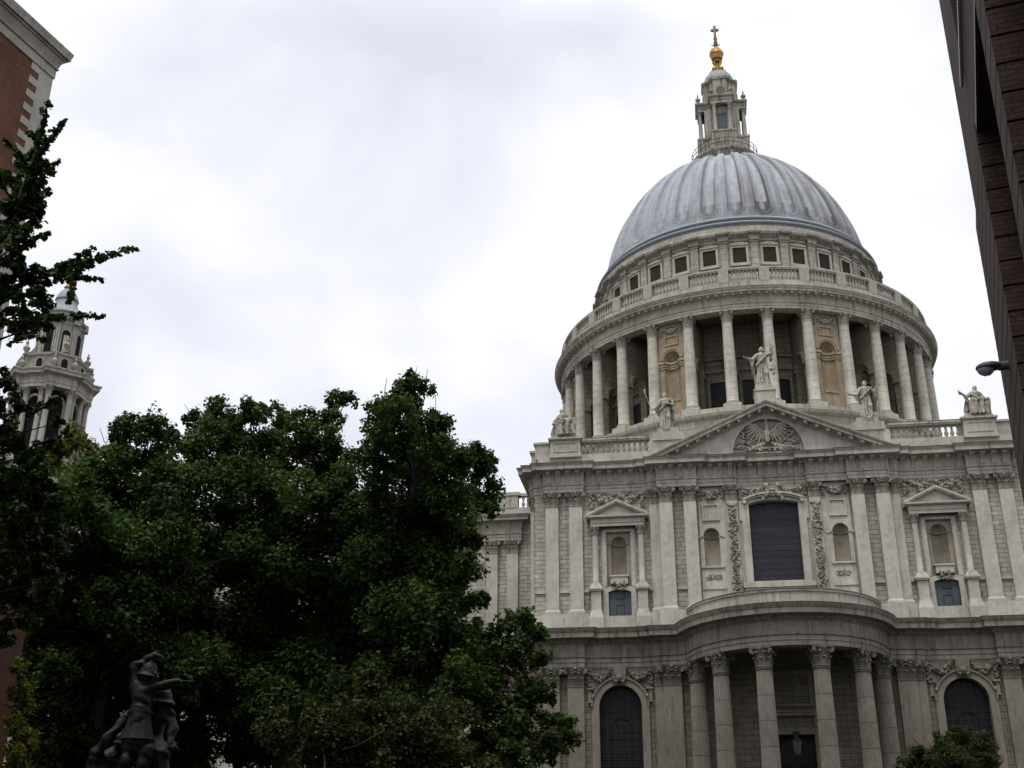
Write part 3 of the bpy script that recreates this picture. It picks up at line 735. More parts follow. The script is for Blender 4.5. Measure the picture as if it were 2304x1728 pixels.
# porch ----------------------------------------------------------------
mb = MB(); A = R_(83)
mb.lathe([(7.55, 16.3), (7.95, 16.3), (7.95, 17.42), (8.05, 17.44), (8.08, 17.66), (7.5, 17.68), (7.5, 16.3)], 48, 0, YP, -A, A)
PAR = bp(mb, 'porch_parapet', M_corn)
mb = MB(); mb.lathe([(7.5, 17.70), (8.1, 17.68), (8.11, 17.62), (8.09, 17.6)], 48, 0, YP, -A, A); bp(mb, 'lead_flashing', M_leaddark, PAR)
mb = MB(); mb.lathe([(0.01, 14.3), (5.9, 14.25), (7.0, 13.9), (7.0, 13.2)], 32, 0, YP, -R_(88), R_(88)); mb.lathe([(0.01, 16.5), (7.6, 16.46)], 32, 0, YP, -R_(86), R_(86))
bp(mb, 'porch_ceiling', M_ashlow)
def fluted(r0, r1, z0, z1, n=24):
    mb = MB(); rows = []; k = n*4
    for t in (0, .33, .66, 1):
        r = r0+(r1-r0)*(t**1.6); z = z0+(z1-z0)*t; rows.append([((r-(.10*r if i % 4 in (1, 2) else 0)-(.0))*math.sin(2*PI*(i+.5)/k), -(r-(.10*r if i % 4 in (1, 2) else 0))*math.cos(2*PI*(i+.5)/k), z) for i in range(k)])
    mb.add([p for r in rows for p in r], [(t*k+i, t*k+(i+1) % k, (t+1)*k+(i+1) % k, (t+1)*k+i) for t in range(3) for i in range(k)])
    mb.lathe([(r0*1.35, z0-.6), (r0*1.35, z0-.45), (r0*1.2, z0-.4), (r0*1.25, z0-.2), (r0*1.08, z0-.1), (r0, z0)], 32)
    mb.box(-r0*1.4, r0*1.4, -r0*1.4, r0*1.4, z0-.9, z0-.6)
    mb.lathe([(r1, z1-.12), (r1*1.1, z1-.06), (r1, z1)], 32)
    return mb
pc = None
for i, a in enumerate((-76.5, -46.3, -16.7, 16.7, 46.3, 76.5)):
    a = R_(a); loc = (7.52*math.sin(a), YP-7.52*math.cos(a)-(.35 if i in (0, 5) else 0), 0)
    if pc is None:
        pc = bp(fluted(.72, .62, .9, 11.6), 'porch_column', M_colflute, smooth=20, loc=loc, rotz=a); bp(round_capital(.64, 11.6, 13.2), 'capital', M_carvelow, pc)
    else: dup(pc, CATH, loc, a)
mb = MB(); mb.lathe([(0.01, 0), (9.0, 0), (9.0, -.3), (9.6, -.3), (9.6, -.6), (10.2, -.6), (10.2, -1.0)], 40, 0, YP, -PI/2, PI/2); bp(mb, 'porch_steps', M_stone)
# door under the porch
mb = MB()
for sg in (-1, 1): mb.box(*sorted((.2+sg*1.55, .2+sg*2.1)), -.22, 0, 0, 8.0); mb.box(*sorted((.2+sg*1.6, .2+sg*2.5)), -.4, 0, 8.0, 8.9)
mb.box(-1.9, 2.3, -.25, 0, 7.5, 8.0); mb.box(-2.4, 2.8, -.5, 0, 8.95, 9.2); mb.box(-2.6, 3.0, -.65, 0, 9.2, 9.35)
mb.box(-1.5, 1.9, -.18, 0, 9.7, 9.95); mb.box(-1.5, -1.2, -.15, 0, 9.95, 12.2); mb.box(1.6, 1.9, -.15, 0, 9.95, 12.2); mb.box(-1.7, 2.1, -.2, 0, 12.2, 12.6)
DOOR = bp(mb, 'door_surround', M_pillow)
mb = MB(); mb.box(-1.34, 1.74, .6, .75, 0, 7.5)
for i in range(2):
    for k in range(3): mb.box(-1.2+i*1.55, .1+i*1.55, .52, .6, .4+k*2.35, 2.4+k*2.35)
bp(mb, 'door', M_door, DOOR)

# lower round-headed windows ------------------------------------------
wp = None
for sg in (-1, 1):
    if wp is None:
        mb = MB(); mb.arch_band(0, 1.76, .62, 2.4, 9.95, -.24, 0, n=22); mb.arch_band(0, 2.30, .12, 9.9, 9.95, -.36, 0, n=22, foot=False)
        for q in (-1, 1):
            mb.box(*sorted((q*2.38, q*2.68)), -.2, 0, 10.3, 11.35); mb.box(*sorted((q*2.2, q*2.75)), -.34, 0, 11.35, 11.5); mb.box(*sorted((q*1.7, q*2.9)), -.3, 0, 1.9, 2.5)
            volute(mb, q*2.25, -.3, 10.75, 0, -1, .2, .16)
        wp = bp(mb, 'arched_window', M_pillow, loc=(sg*13.77, 0, 0))
        mb = MB(); mb.pane(0, 1.76, 2.5, 9.95, 1.76, .45, n=22); bp(mb, 'pane', M_pane_low, wp)
        mb = MB()
        for i in range(1, 6): x = -1.76+.587*i; mb.box(x-.018, x+.018, .40, .45, 2.5, 9.95+math.sqrt(max(0, 1.76**2-x*x)))
        for i in range(1, 17):
            z = 2.5+.55*i; hx = 1.76 if z < 9.95 else math.sqrt(max(0.01, 1.76**2-(z-9.95)**2)); mb.box(-hx, hx, .41, .45, z-.015, z+.015)
        bp(mb, 'glazing_bars', M_iron, wp)
        mb = MB(); mb.arch_band(0, .8, .06, 2.5, 8.3, .36, .46, n=14); bp(mb, 'tracery', M_pane_low, wp)
        mb = MB(); mb.box(-.55, .55, -.5, 0, 12.5, 13.15); mb.lump((0, -.5, 12.25), (.34, .3, .38)); mb.lump((0, -.75, 12.2), (.1, .12, .12))
        for q in (-1, 1): mb.lump((q*.13, -.72, 12.32), .06); mb.lump((q*.42, -.4, 12.25), (.2, .2, .3)); mb.lump((q*.3, -.55, 11.95), (.18, .18, .2))
        bp(mb, 'carved_head', M_carvelow, wp)
    else: dup(wp, CATH, (sg*13.77, 0, 0))
    for q in (-1, 1):
        mb = MB(); swag(mb, sg*13.77+q*.7, sg*13.77+q*2.55, 13.05, .75, .24, 0); swag(mb, sg*13.77+q*.75, sg*13.77+q*2.5, 12.8, .6, .2, 0); drop(mb, sg*13.77+q*2.6, 12.9, 11.6, .22, 0)
        bp(mb, 'garland', M_carvelow)
    for q in (-1, 1):
        mb = MB(); swag(mb, sg*AC+q*.2, sg*AC+q*1.95, 28.5, .72, .30, -.04); drop(mb, sg*AC+q*2.25, 28.6, 27.3, .26, -.04); swag(mb, sg*AC+q*1.3, sg*AC+q*2.2, 28.6, .2, .13, 0); swag(mb, sg*AC+q*.2, sg*AC+q*1.2, 28.6, .12, .12, 0); mb.lump((sg*AC+q*.2, -.15, 28.4), (.2, .15, .14)); bp(mb, 'garland', M_carve)

# aedicules in the outer bays -------------------------------------------
def aedicule(cx):
    a = thing('aedicule', '', ''); a.location = (cx, 0, 0); a.parent = CATH
    for k_ in ('label', 'category'): del a[k_]
    for q in (-1, 1):
        mb = MB(); x = q*2.0
        mb.box(x-.42, x+.42, -.72, 0, 17.95, 19.6); mb.frustum(x-.6, x+.6, -.9, 0, 17.3, x-.44, x+.44, -.74, 0, 17.98); mb.box(x-.62, x+.62, -.92, 0, 16.3, 17.3)
        mb.box(x-.56, x+.56, -.86, 0, 19.6, 19.72); mb.box(x-.62, x+.62, -.92, 0, 19.72, 19.86); mb.frustum(x-.56, x+.56, -.86, 0, 19.86, x-.36, x+.36, -.76, 0, 20.25)
        mb.box(x-.28, x+.28, -.2, 0, 20.2, 25.35); bp(mb, 'pier', M_pil, a)
    mb = MB()
    prof = [(0, 25.35), (.02, 25.35), (.02, 25.62), (.08, 25.66), (.08, 25.72), (.03, 25.75), (.03, 26.0), (.14, 26.04), (.34, 26.14), (.36, 26.3), (0, 26.34)]
    mb.sweep([(-2.32, 0), (-2.32, -.68), (2.32, -.68), (2.32, 0)], prof)
    s_ = 1.32/2.75
    for q in (-1, 1):
        for y0, d0, d1 in ((-1.06, -.02, .16), (-1.0, -.14, -.02), (-.78, -.24, -.14)):
            zc = 27.55
            pts = [(q*2.72, zc-2.72*s_+d0), (0, zc+d0), (0, zc+d1), (q*2.72, zc-2.72*s_+d1)]
            mb.poly_prism(pts, y0, 0)
    mb.poly_prism([(-2.5, 26.3), (2.5, 26.3), (0, 27.45)], -.62, 0)
    bp(mb, 'pediment', M_pil, a)
    mb = MB(); r = .26; mb.lathe([(r*1.3, 20.2), (r*1.3, 20.3), (r*1.1, 20.36), (r*1.15, 20.42), (r, 20.5), (r, 22), (r*.86, 24.68)], 16)
    cl = bp(mb, 'column', M_pil, a, loc=(-2.0, -.46, 0)); bp(round_capital(r*1.02, 24.62, 25.35), 'capital', M_carve, cl)
    dup(cl, a, (2.0, -.46, 0))
    mb = MB()
    for x0, x1, z0, z1 in ((-1.4, -1.06, 20.1, 25.2), (1.06, 1.4, 20.1, 25.2), (-1.06, 1.06, 24.98, 25.2)): mb.box(x0, x1, -.14, 0, z0, z1); 
    mb.box(-1.5, -1.4, -.07, 0, 20.1, 25.3); mb.box(1.4, 1.5, -.07, 0, 20.1, 25.3)
    bp(mb, 'frame', M_pil, a)
    mb = MB(); mb.wall_arch(-1.06, 1.06, 20.05, 24.98, 0, .68, 21.05, 23.98, .68, .26, .1, reveal=False); mb.niche(0, .68, 21.05, 23.98, .26, 1.15)
    mb.sweep([(-1.05, .26), (-.68, .26), (-.55, .62), (-.25, .88), (0, .95), (.25, .88), (.55, .62), (.68, .26), (1.05, .26)], [(0, 23.9), (.05, 23.9), (.05, 24.0), (0, 24.0)])
    for q in (-1, 1): mb.box(*sorted((q*.68, q*1.06)), .2, .26, 23.9, 24.02)
    bp(mb, 'niche', M_nich, a)
    mb = MB(); mb.box(-.74, .74, -.28, .26, 20.3, 20.92); mb.box(-.82, .82, -.36, .26, 20.92, 21.05)
    bp(mb, 'statue_block', M_pil, a)
    mb = MB()
    for k in range(46):
        u = random.uniform(-1, 1); v = random.uniform(0, 1); mb.lump((u*(.26+.34*v), -.12-random.uniform(0, .26), 19.72+.78*v), random.uniform(.06, .14))
    bp(mb, 'carved_keystone', M_carve, a)
    mb = MB(); mb.wall_arch(-1.5, 1.5, 16.3, 20.1, 0, .98, 17.55, 19.62, .22, -.10, .28); bp(mb, 'window_wall', M_pil, a)
    mb = MB(); mb.pane(0, .98, 17.55, 19.62, .22, .18); wn = bp(mb, 'window', M_pane_small, a)
    mb = MB()
    for x0, x1, z0, z1 in ((-.36, .36, 18.5, 18.55), (-.36, -.31, 17.55, 18.5), (.31, .36, 17.55, 18.5), (-.36, .36, 19.05, 19.1), (-.36, -.31, 19.1, 19.75), (.31, .36, 19.1, 19.75)): mb.box(x0, x1, .14, .18, z0, z1)
    bp(mb, 'glazing_bar', M_iron, wn)
    return a
for sg in (-1, 1): aedicule(sg*AC)

# pediment ---------------------------------------------------------------
SL = .4545; ZA = 36.09; HW = 10.8
mb = MB()
pr = [(.2, -.78), (-.75, -.78), (-.75, -.66), (-.95, -.60), (-.95, -.50), (-1.55, -.46), (-1.55, -.22), (-1.66, -.16), (-1.74, -.02), (-1.74, .04), (.6, .06), (.6, -.6)]
for sg in (-1, 1):
    vs = []
    for x in (HW+.1, 0): vs += [(sg*x, y, ZA-x*SL+d) for y, d in pr]
    k = len(pr); mb.add(vs, [(i, i+k, (i+1) % k+k, (i+1) % k) for i in range(k)]+[tuple(range(k)), tuple(range(k, 2*k))[::-1]])
PED = bp(mb, 'pediment', M_corn)
for sg in (-1, 1):
    mb = MB()
    mb.add([(sg*-.15, y, .15*SL+dz) for y in (-1.4, -.8) for dz in (-.24, .0)]+[(sg*.15, y, -.15*SL+dz) for y in (-1.4, -.8) for dz in (-.24, .0)],
           [(0, 1, 3, 2), (4, 6, 7, 5), (0, 4, 5, 1), (2, 3, 7, 6), (0, 2, 6, 4), (1, 5, 7, 3)])
    o = None
    for i in range(11):
        x = .55+i*.93; P_ = (sg*x, 0, ZA-x*SL-.47)
        if o is None: o = mb.build('bracket', M_corn, PED, loc=P_)
        else: c = o.copy(); COL.objects.link(c); c.parent = PED; c.location = P_
mb = MB(); TC, TR = 31.62, 3.08; n = 24
arc = [(TR*math.sin(-PI/2+PI*i/n), TC+TR*math.cos(-PI/2+PI*i/n)) for i in range(n+1)]
def ptop(x): return ZA-abs(x)*SL-.6
y = -.62
mb.add([(-HW, y, ptop(HW)), (-TR, y, 31.1), (-TR, y, ptop(TR))], [(0, 1, 2)]); mb.add([(HW, y, ptop(HW)), (TR, y, 31.1), (TR, y, ptop(TR))], [(0, 1, 2)])
mb.add([(-TR, y, 31.1), (-TR, y, TC), (-TR, y+.4, TC), (-TR, y+.4, 31.1)], [(0, 1, 2, 3)]); mb.add([(TR, y, 31.1), (TR, y, TC), (TR, y+.4, TC), (TR, y+.4, 31.1)], [(0, 1, 2, 3)])
for a, b in zip(arc, arc[1:]):
    mb.add([(a[0], y, a[1]), (b[0], y, b[1]), (b[0], y, ptop(b[0])), (a[0], y, ptop(a[0]))], [(0, 1, 2, 3)])
    mb.add([(a[0], y, a[1]), (b[0], y, b[1]), (b[0], y+.4, b[1]), (a[0], y+.4, a[1])], [(0, 1, 2, 3)])
mb.add([(-TR, y+.4, 31.1), (TR, y+.4, 31.1)]+[(p, y+.4, q) for p, q in arc[::-1]], [tuple(range(n+3))])
mb.arch_band(0, TR, .14, TC, TC, y-.06, y+.02, n=n, foot=False)
bp(mb, 'tympanum', M_pil, PED)
# bird rising from flames among rays
mb = MB(); y = -.32
for i in range(30):
    a = R_(-88+176*i/29+random.uniform(-2, 2)); r0, r1 = 1.0, random.uniform(2.3, 2.95); wd = random.uniform(.03, .05)
    d = np.array((math.sin(a), math.cos(a))); t = np.array((d[1], -d[0])); c = np.array((0, 31.5))
    if abs(a) < .5 : r0 = 2.2
    p = [c+d*r0+t*wd*.5, c+d*r1+t*wd*1.6, c+d*r1-t*wd*1.6, c+d*r0-t*wd*.5]
    mb.poly_prism([tuple(q) for q in p], y-.10-.05*(i % 2), y+.12)
mb.lump((0, y-.22, 33.2), (.36, .30, .55)); mb.lump((0, y-.25, 32.7), (.30, .25, .35))
mb.tube([(0, y-.2, 33.5), (.02, y-.3, 33.9), (-.04, y-.3, 34.25), (.0, y-.32, 34.42)], [.2, .14, .10, .12], 8); mb.lump((-.02, y-.34, 34.46), (.13, .16, .12)); mb.tube([(-.02, y-.42, 34.46), (-.12, y-.5, 34.40)], [.05, .015], 6)
for sg in (-1, 1):
    sh = np.array((sg*.32, 33.35))
    el = np.array((sg*1.0, 34.05))
    for i in range(7):
        t = i/6; q = sh+(el-sh)*t; mb.lump((q[0], y-.2, q[1]), (.2, .16, .17))
    for i in range(10):
        t = i/9; q = sh+(el-sh)*min(1, t*1.25); a = R_(sg*(172-108*t)); L = .95+.35*math.sin(PI*t)
        e = q+np.array((math.sin(a), math.cos(a)))*L; mb.tube([(q[0], y-.16, q[1]), ((q[0]+e[0])/2, y-.22, (q[1]+e[1])/2), (e[0], y-.08, e[1])], [.11, .11, .04], 6)
    for i in range(4): mb.lump((sg*(.35+.28*i), y-.12, 32.35-.10*i), (.24, .16, .18))
for k in range(60):
    u = random.uniform(-1.9, 1.9); mb.lump((u, y-random.uniform(0, .16), 31.75+random.uniform(0, .75)*(1-abs(u)/3)), random.uniform(.07, .17))
for sg in (-1, 1):
    for k in range(12): mb.lump((sg*1.75+random.uniform(-.3, .3), y-random.uniform(.05, .2), 32.2+random.uniform(-.45, .4)), random.uniform(.09, .17))
for sg in (-1, 1):
    for k in range(42): a = random.uniform(.25, 1.35); q = random.uniform(1.7, 2.75); mb.lump((sg*q*math.sin(a), y-random.uniform(0, .12), 31.6+q*math.cos(a)), random.uniform(.06, .15))
mb.box(-1.1, 1.1, y-.16, y+.1, 31.35, 31.62); mb.box(-1.45, 1.45, y-.2, y+.1, 31.9, 32.02)
mb.v = [(x*1.06, y, 31.3+(z-31.3)*1.04) for x, y, z in mb.v]
bp(mb, 'carved_bird', M_statue, PED)

# parapet over the transept -----------------------------------------------
for sg in (-1, 1):
    mb = MB()
    mb.box(*sorted((sg*20.6, sg*9.9)), -.42, 1.2, 31.2, 32.2)
    mb.box(*sorted((sg*20.9, sg*19.42)), .15, 1.6, 32.2, 33.6); mb.box(*sorted((sg*21.05, sg*19.3)), .02, 1.7, 33.6, 33.8)
    mb.box(*sorted((sg*21.4, sg*20.9)), 1.2, 30, 31.2, 33.2); mb.box(*sorted((sg*21.55, sg*20.8)), 1.0, 30, 33.2, 33.4)
    bp(mb, 'blocking_course', M_stone)
for sg in (-1, 1):
    mb = MB(); c = sg*18.03
    mb.box(c-1.45, c+1.45, -.72, 1.3, 32.0, 32.35); mb.box(c-1.36, c+1.36, -.62, 1.3, 32.35, 33.62); mb.box(c-1.42, c+1.42, -.70, 1.3, 33.62, 33.72); mb.box(c-1.55, c+1.55, -.82, 1.4, 33.72, 33.88)
    for a in ((c-1.1, c+1.1, 33.36, 33.46), (c-1.1, c+1.1, 32.5, 32.58), (c-1.1, c-1.02, 32.58, 33.36), (c+1.02, c+1.1, 32.58, 33.36)): mb.box(a[0], a[1], -.68, -.62, a[2], a[3])
    mb.box(c-1.2, c+1.2, -.55, 1.1, 33.88, 34.1)
    bp(mb, 'pedestal', M_stone)
    mb = MB(); c = sg*8.72
    mb.box(c-1.75, c+1.35, -.5, 1.1, 31.2, 33.2) if sg < 0 else mb.box(c-1.35, c+1.75, -.5, 1.1, 31.2, 33.2)
    mb.box(c-1.38, c+1.38, -.62, 1.1, 33.2, 33.95); mb.box(c-.95, c+.95, -.6, 1.0, 33.95, 34.38)
    bp(mb, 'pedestal', M_stone)
mb = MB(); mb.box(-.82, .98, -1.25, .6, 36.0, 37.2); mb.box(-.9, 1.05, -1.32, .65, 37.2, 37.36); mb.box(-.7, .86, -1.1, .5, 37.36, 37.9); bp(mb, 'pedestal', M_stone)
bal0 = baluster_mb(1.18, .19).build('baluster', M_stone, None)
first = True
for sg in (-1, 1):
    mb = MB(); a, b = sorted((sg*16.6, sg*10.4)); mb.box(a, b, -.45, .35, 33.42, 33.56); mb.box(a, b, -.52, .42, 33.56, 33.76); mb.box(a, b, -.42, .3, 32.2, 32.26)
    B = bp(mb, 'balustrade', M_corn)
    mb = MB(); mb.box(a, b, -.54, .44, 33.765, 33.80); bp(mb, 'lead_flashing', M_leaddark, B)
    for i in range(12):
        if first: o = bal0; o.parent = B; first = False
        else: o = bal0.copy(); COL.objects.link(o); o.parent = B
        o.location = (sg*(16.28-i*.5), -.05, 32.25)

# ------------------------------------------------------------------ drum (about the dome axis)
AX = (0, YD, 0); RC = 21.9; C11 = 2*PI/32
def dp(mb, name, mat, parent=CATH, smooth=35, rotz=0): return mb.build(name, mat, parent, smooth, AX, rotz)
mb = MB()
mb.lathe([(24.4, 31), (24.4, 39.6), (23.4, 40.0), (23.4, 41.3), (23.75, 41.5), (23.85, 41.8), (23.0, 41.95), (22.95, 42.15), (22.75, 42.2)], 96)
mb.lathe([(22.75, 42.2), (22.75, 42.75), (22.6, 42.8), (17.4, 42.85)], 96)
dp(mb, 'drum_base', M_drum)
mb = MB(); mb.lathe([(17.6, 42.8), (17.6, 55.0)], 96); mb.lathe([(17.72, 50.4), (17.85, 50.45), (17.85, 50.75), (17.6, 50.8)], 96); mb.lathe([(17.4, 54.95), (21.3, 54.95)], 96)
dp(mb, 'drum_wall', M_drumin)
# 32 columns round the drum (the ones the photo can show)
mb = MB(); r = .63
mb.lathe([(r*1.38, 43.05), (r*1.38, 43.22), (r*1.22, 43.26), (r*1.28, 43.42), (r*1.08, 43.5), (r, 43.6), (r, 46.5), (r*.95, 49.5), (r*.84, 52.7), (r*.93, 52.72), (r*.93, 52.82), (r*.84, 52.85)], 24)
mb.box(-.95, .95, -.95, .95, 42.2, 43.05)
for i in range(len(mb.v)): mb.v[i] = (mb.v[i][0], mb.v[i][1]-RC, mb.v[i][2])
col = None; cap = round_capital(.54, 52.85, 54.05); cap.v = [(a, b-RC, c) for a, b, c in cap.v]
for i in range(32):
    a = C11*(i+.5); a = (a+PI) % (2*PI)-PI
    if abs(a) > R_(118): continue
    if col is None: col = dp(mb, 'drum_column', M_col, rotz=a); cap.build('capital', M_carve, col)
    else: dup(col, CATH, AX, a)
# radial walls with arched openings behind the columns
pier = None
for i in range(32):
    if i % 4 in (1, 2): pass
    a = C11*(i+.5); a = (a+PI) % (2*PI)-PI
    if abs(a) > R_(110): continue
    if pier is None:
        mb = MB()
        for sd in (-.42, .42):
            T = lambda x, y, z, sd=sd: (sd*1.0+y*np.sign(sd)*-1, -x, z)
            mb.wall_arch(17.5, 21.55, 42.8, 54.9, 19.7, 1.1, 42.85, 48.6, 1.1, 0, .43, T, reveal=(True))
            mb.arch_band(19.7, 1.1, .3, 48.5, 48.6, -.12, 0, T, foot=False); mb.box(18.0, 18.6, -.16, 0, 48.1, 48.6, T); mb.box(20.8, 21.55, -.16, 0, 48.1, 48.6, T)
        mb.box(-.42, .42, -21.58, -21.5, 42.8, 54.03)
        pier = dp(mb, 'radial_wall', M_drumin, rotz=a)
    else: dup(pier, CATH, AX, a)
# drum windows
dw = None
for i in range(32):
    if i % 4 == 2: continue
    a = C11*i; a = (a+PI) % (2*PI)-PI
    if abs(a) > R_(95): continue
    if dw is None:
        mb = MB(); Tc = lambda x, y, z: (x, -17.55+y, z)
        for x0, x1, z0, z1, d in ((-1.15, -.85, 43, 48.2, -.25), (.85, 1.15, 43, 48.2, -.25), (-.85, .85, 47.75, 48.2, -.25), (-1.35, 1.35, 48.85, 49.15, -.45), (-1.2, 1.2, 48.2, 48.85, -.18)): mb.box(x0, x1, d, .2, z0, z1, Tc)
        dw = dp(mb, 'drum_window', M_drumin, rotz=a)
        mb = MB(); mb.box(-.85, .85, -.06, .1, 43, 47.75, Tc); mb.build('pane', M_pane_low, dw)
    else: dup(dw, CATH, AX, a)
# filled ochre bays with niches
ob = None
for i in (-6, -2, 2, 6):
    a = C11*i
    if ob is None:
        mb = MB(); T = lambda x, y, z: (x, -21.55+y, z)
        mb.wall_arch(-1.6, 1.6, 42.8, 54.0, 0, .92, 45.0, 49.75, .92, 0, .1, T, reveal=False); mb.niche(0, .92, 45.0, 49.75, 0, .75, T)
        ob = dp(mb, 'filled_bay', M_ochre, rotz=a)
        mb = MB(); mb.arch_band(0, .95, .42, 49.7, 49.75, -.16, 0, T, foot=False); mb.arch_band(0, 1.15, .14, 49.7, 49.75, -.24, 0, T, foot=False)
        for z0, z1, d in ((48.75, 48.95, .10), (49.0, 49.2, .16), (49.3, 49.6, .24)):
            for sg in (-1, 1): mb.box(*sorted((sg*.9, sg*1.6)), -d, 0, z0, z1, T)
            mb.sweep([(-.92+.0, 0), (-.6, -.0+.45), (0, .62), (.6, .45), (.92, 0)], [(-.0, z0), (d, z0), (d, z1), (0, z1)], T=T)
        mb.box(-.85, .85, -.1, 0, 44.75, 44.95, T)
        for x0, x1, z0, z1 in ((-.8, .8, 52.4, 52.55), (-.8, .8, 51.4, 51.6), (-.8, -.66, 51.6, 52.4), (.66, .8, 51.6, 52.4)): mb.box(x0, x1, -.12, 0, z0, z1, T)
        for k in range(7):
            q = R_(-72+24*k); rb = MB(); rb.tube([T(.1*math.sin(q), .55, 49.7+.1*math.cos(q)), T(.85*math.sin(q), .30-.2*0, 49.75+.82*math.cos(q))], [.03, .07], 5); rb.build('shell_rib', M_ochre, ob)
        mb.build('niche_surround', M_ochre, ob)
        mb = MB()
        swag(mb, -1.1, 1.1, 53.6, .5, .22, 0); drop(mb, -1.15, 53.8, 52.8, .2, 0); drop(mb, 1.15, 53.8, 52.8, .2, 0); mb.lump((0, -.1, 53.3), (.3, .2, .3)); mb.lump((0, -.1, 53.7), (.6, .15, .15))
        mb.v = [(x, y-21.55, z) for x, y, z in mb.v]
        mb.build('garland', M_carve, ob)
    else: dup(ob, CATH, AX, a)
mb = MB(); 
mb.lathe([(21.2, 55.0), (21.2, 54.05), (22.42, 54.05), (22.42, 54.35), (22.47, 54.37), (22.47, 54.65), (22.58, 54.72), (22.6, 54.82), (22.45, 54.86), (22.45, 55.55), (22.55, 55.62), (22.6, 55.72), (22.75, 55.78), (23.2, 55.86), (23.2, 56.08), (23.28, 56.12), (23.36, 56.28), (23.38, 56.36), (22.9, 56.5), (22.55, 56.55), (22.55, 57.45), (21.7, 57.5)], 128)
DE = dp(mb, 'drum_entablature', M_corn)
mb = MB(); mb.lathe([(22.9, 56.52), (23.41, 56.38), (23.42, 56.34), (23.38, 56.33)], 128); dp(mb, 'lead_flashing', M_leaddark, DE).location = (0, 0, 0)
copies('bracket', lambda m_, T: m_.box(-.16, .16, -.55, -.05, 55.60, 55.83), M_stone, DE,
       [(22.5*math.sin(2*PI*(i+.5)/160), -22.5*math.cos(2*PI*(i+.5)/160), 2*PI*(i+.5)/160) for i in range(-42, 42)])
# stone gallery balustrade: one bay per column, its balusters below it
mb = MB(); n = 6
for i in range(n):
    a0, a1 = -C11/2+C11*i/n, -C11/2+C11*(i+1)/n
    pr = [(21.85, 58.85), (22.45, 58.85), (22.45, 58.95), (22.52, 59.0), (22.52, 59.18), (21.8, 59.2)]
    mb.lathe(pr, 1, a0=a0, a1=a1); 
T = lambda x, y, z: (x*math.cos(-C11/2)+(22.15+y)*math.sin(-C11/2), x*math.sin(-C11/2)-(22.15+y)*math.cos(-C11/2), z)
mb.box(-.55, .55, -.3, .42, 57.4, 58.95, T)
bb = baluster_mb(1.4, .19); bb.v = [(x, y-22.15, z+57.45) for x, y, z in bb.v]
bay = None; kid = None
for i in range(32):
    a = C11*i; a = (a+PI) % (2*PI)-PI
    if abs(a) > R_(100): continue
    if bay is None: bay = dp(mb, 'gallery_balustrade', M_stone, rotz=a); b = bay
    else: b = bay.copy(); COL.objects.link(b); b.parent = CATH; b.rotation_euler = (0, 0, a)
    for k in range(7):
        t = -C11/2+C11*(.165+.67*(k+.5)/7+.0)
        if kid is None: kid = bb.build('baluster', M_stone, b, rotz=t)
        else: c = kid.copy(); COL.objects.link(c); c.parent = b; c.rotation_euler = (0, 0, t)
# attic with square windows
mb = MB(); mb.lathe([(17.4, 57), (17.4, 65.45)], 128)
mb.lathe([(17.45, 65.35), (17.55, 65.35), (17.55, 65.6), (17.65, 65.65)], 128); mb.lathe([(17.65, 65.65), (17.75, 65.72), (17.75, 65.85), (18.15, 65.95), (18.15, 66.1), (18.22, 66.2), (18.05, 66.28), (17.95, 66.3), (17.95, 66.75), (17.75, 66.8), (17.75, 67.2), (17.55, 67.25)], 128)
ATT = dp(mb, 'attic_wall', M_drum)
mb = MB()
for i in range(32):
    a = C11*(i+.5)
    if abs((a+PI) % (2*PI)-PI) > R_(100): continue
    T = lambda x, y, z, a=a: (x*math.cos(a)+(17.4+y)*math.sin(a), x*math.sin(a)-(17.4+y)*math.cos(a), z)
    mb.box(-.42, .42, 0, .22, 57, 65.1, T); mb.box(-.55, .55, 0, .32, 65.1, 65.35, T); mb.box(-.7, .7, .2, .95, 65.98, 66.16, T); mb.box(-.8, .8, .2, 1.0, 66.16, 66.3, T); mb.box(-.6, .6, 0, .45, 65.35, 65.98, T)
    for k in range(9):
        aa = a+C11*(k+1)/10; Tb = lambda x, y, z, a=aa: (x*math.cos(a)+(17.6+y)*math.sin(a), x*math.sin(a)-(17.6+y)*math.cos(a), z)
        if k not in (0, 8): mb.box(-.07, .07, 0, .35, 65.72, 65.9, Tb)
dp(mb, 'attic_pilaster_order', M_drum, ATT).location = (0, 0, 0)
aw = None
for i in range(32):
    a = C11*i; a = (a+PI) % (2*PI)-PI
    if abs(a) > R_(95): continue
    if aw is None:
        mb = MB(); T = lambda x, y, z: (x, -17.36+y, z)
        for x0, x1, z0, z1, d in ((-1.02, -.76, 62.2, 64.75, -.2), (.76, 1.02, 62.2, 64.75, -.2), (-.76, .76, 64.48, 64.75, -.2), (-1.1, 1.1, 62.1, 62.45, -.28), (-1.0, 1.0, 64.75, 64.95, -.34), (-.5, .5, 64.95, 65.1, -.36)): mb.box(x0, x1, d, .1, z0, z1, T)
        aw = dp(mb, 'attic_window', M_stone, rotz=a)
        mb = MB(); mb.box(-.76, .76, -.07, 0, 62.45, 64.48, T); mb.build('opening', M_brownvoid, aw)
    else: dup(aw, CATH, AX, a)
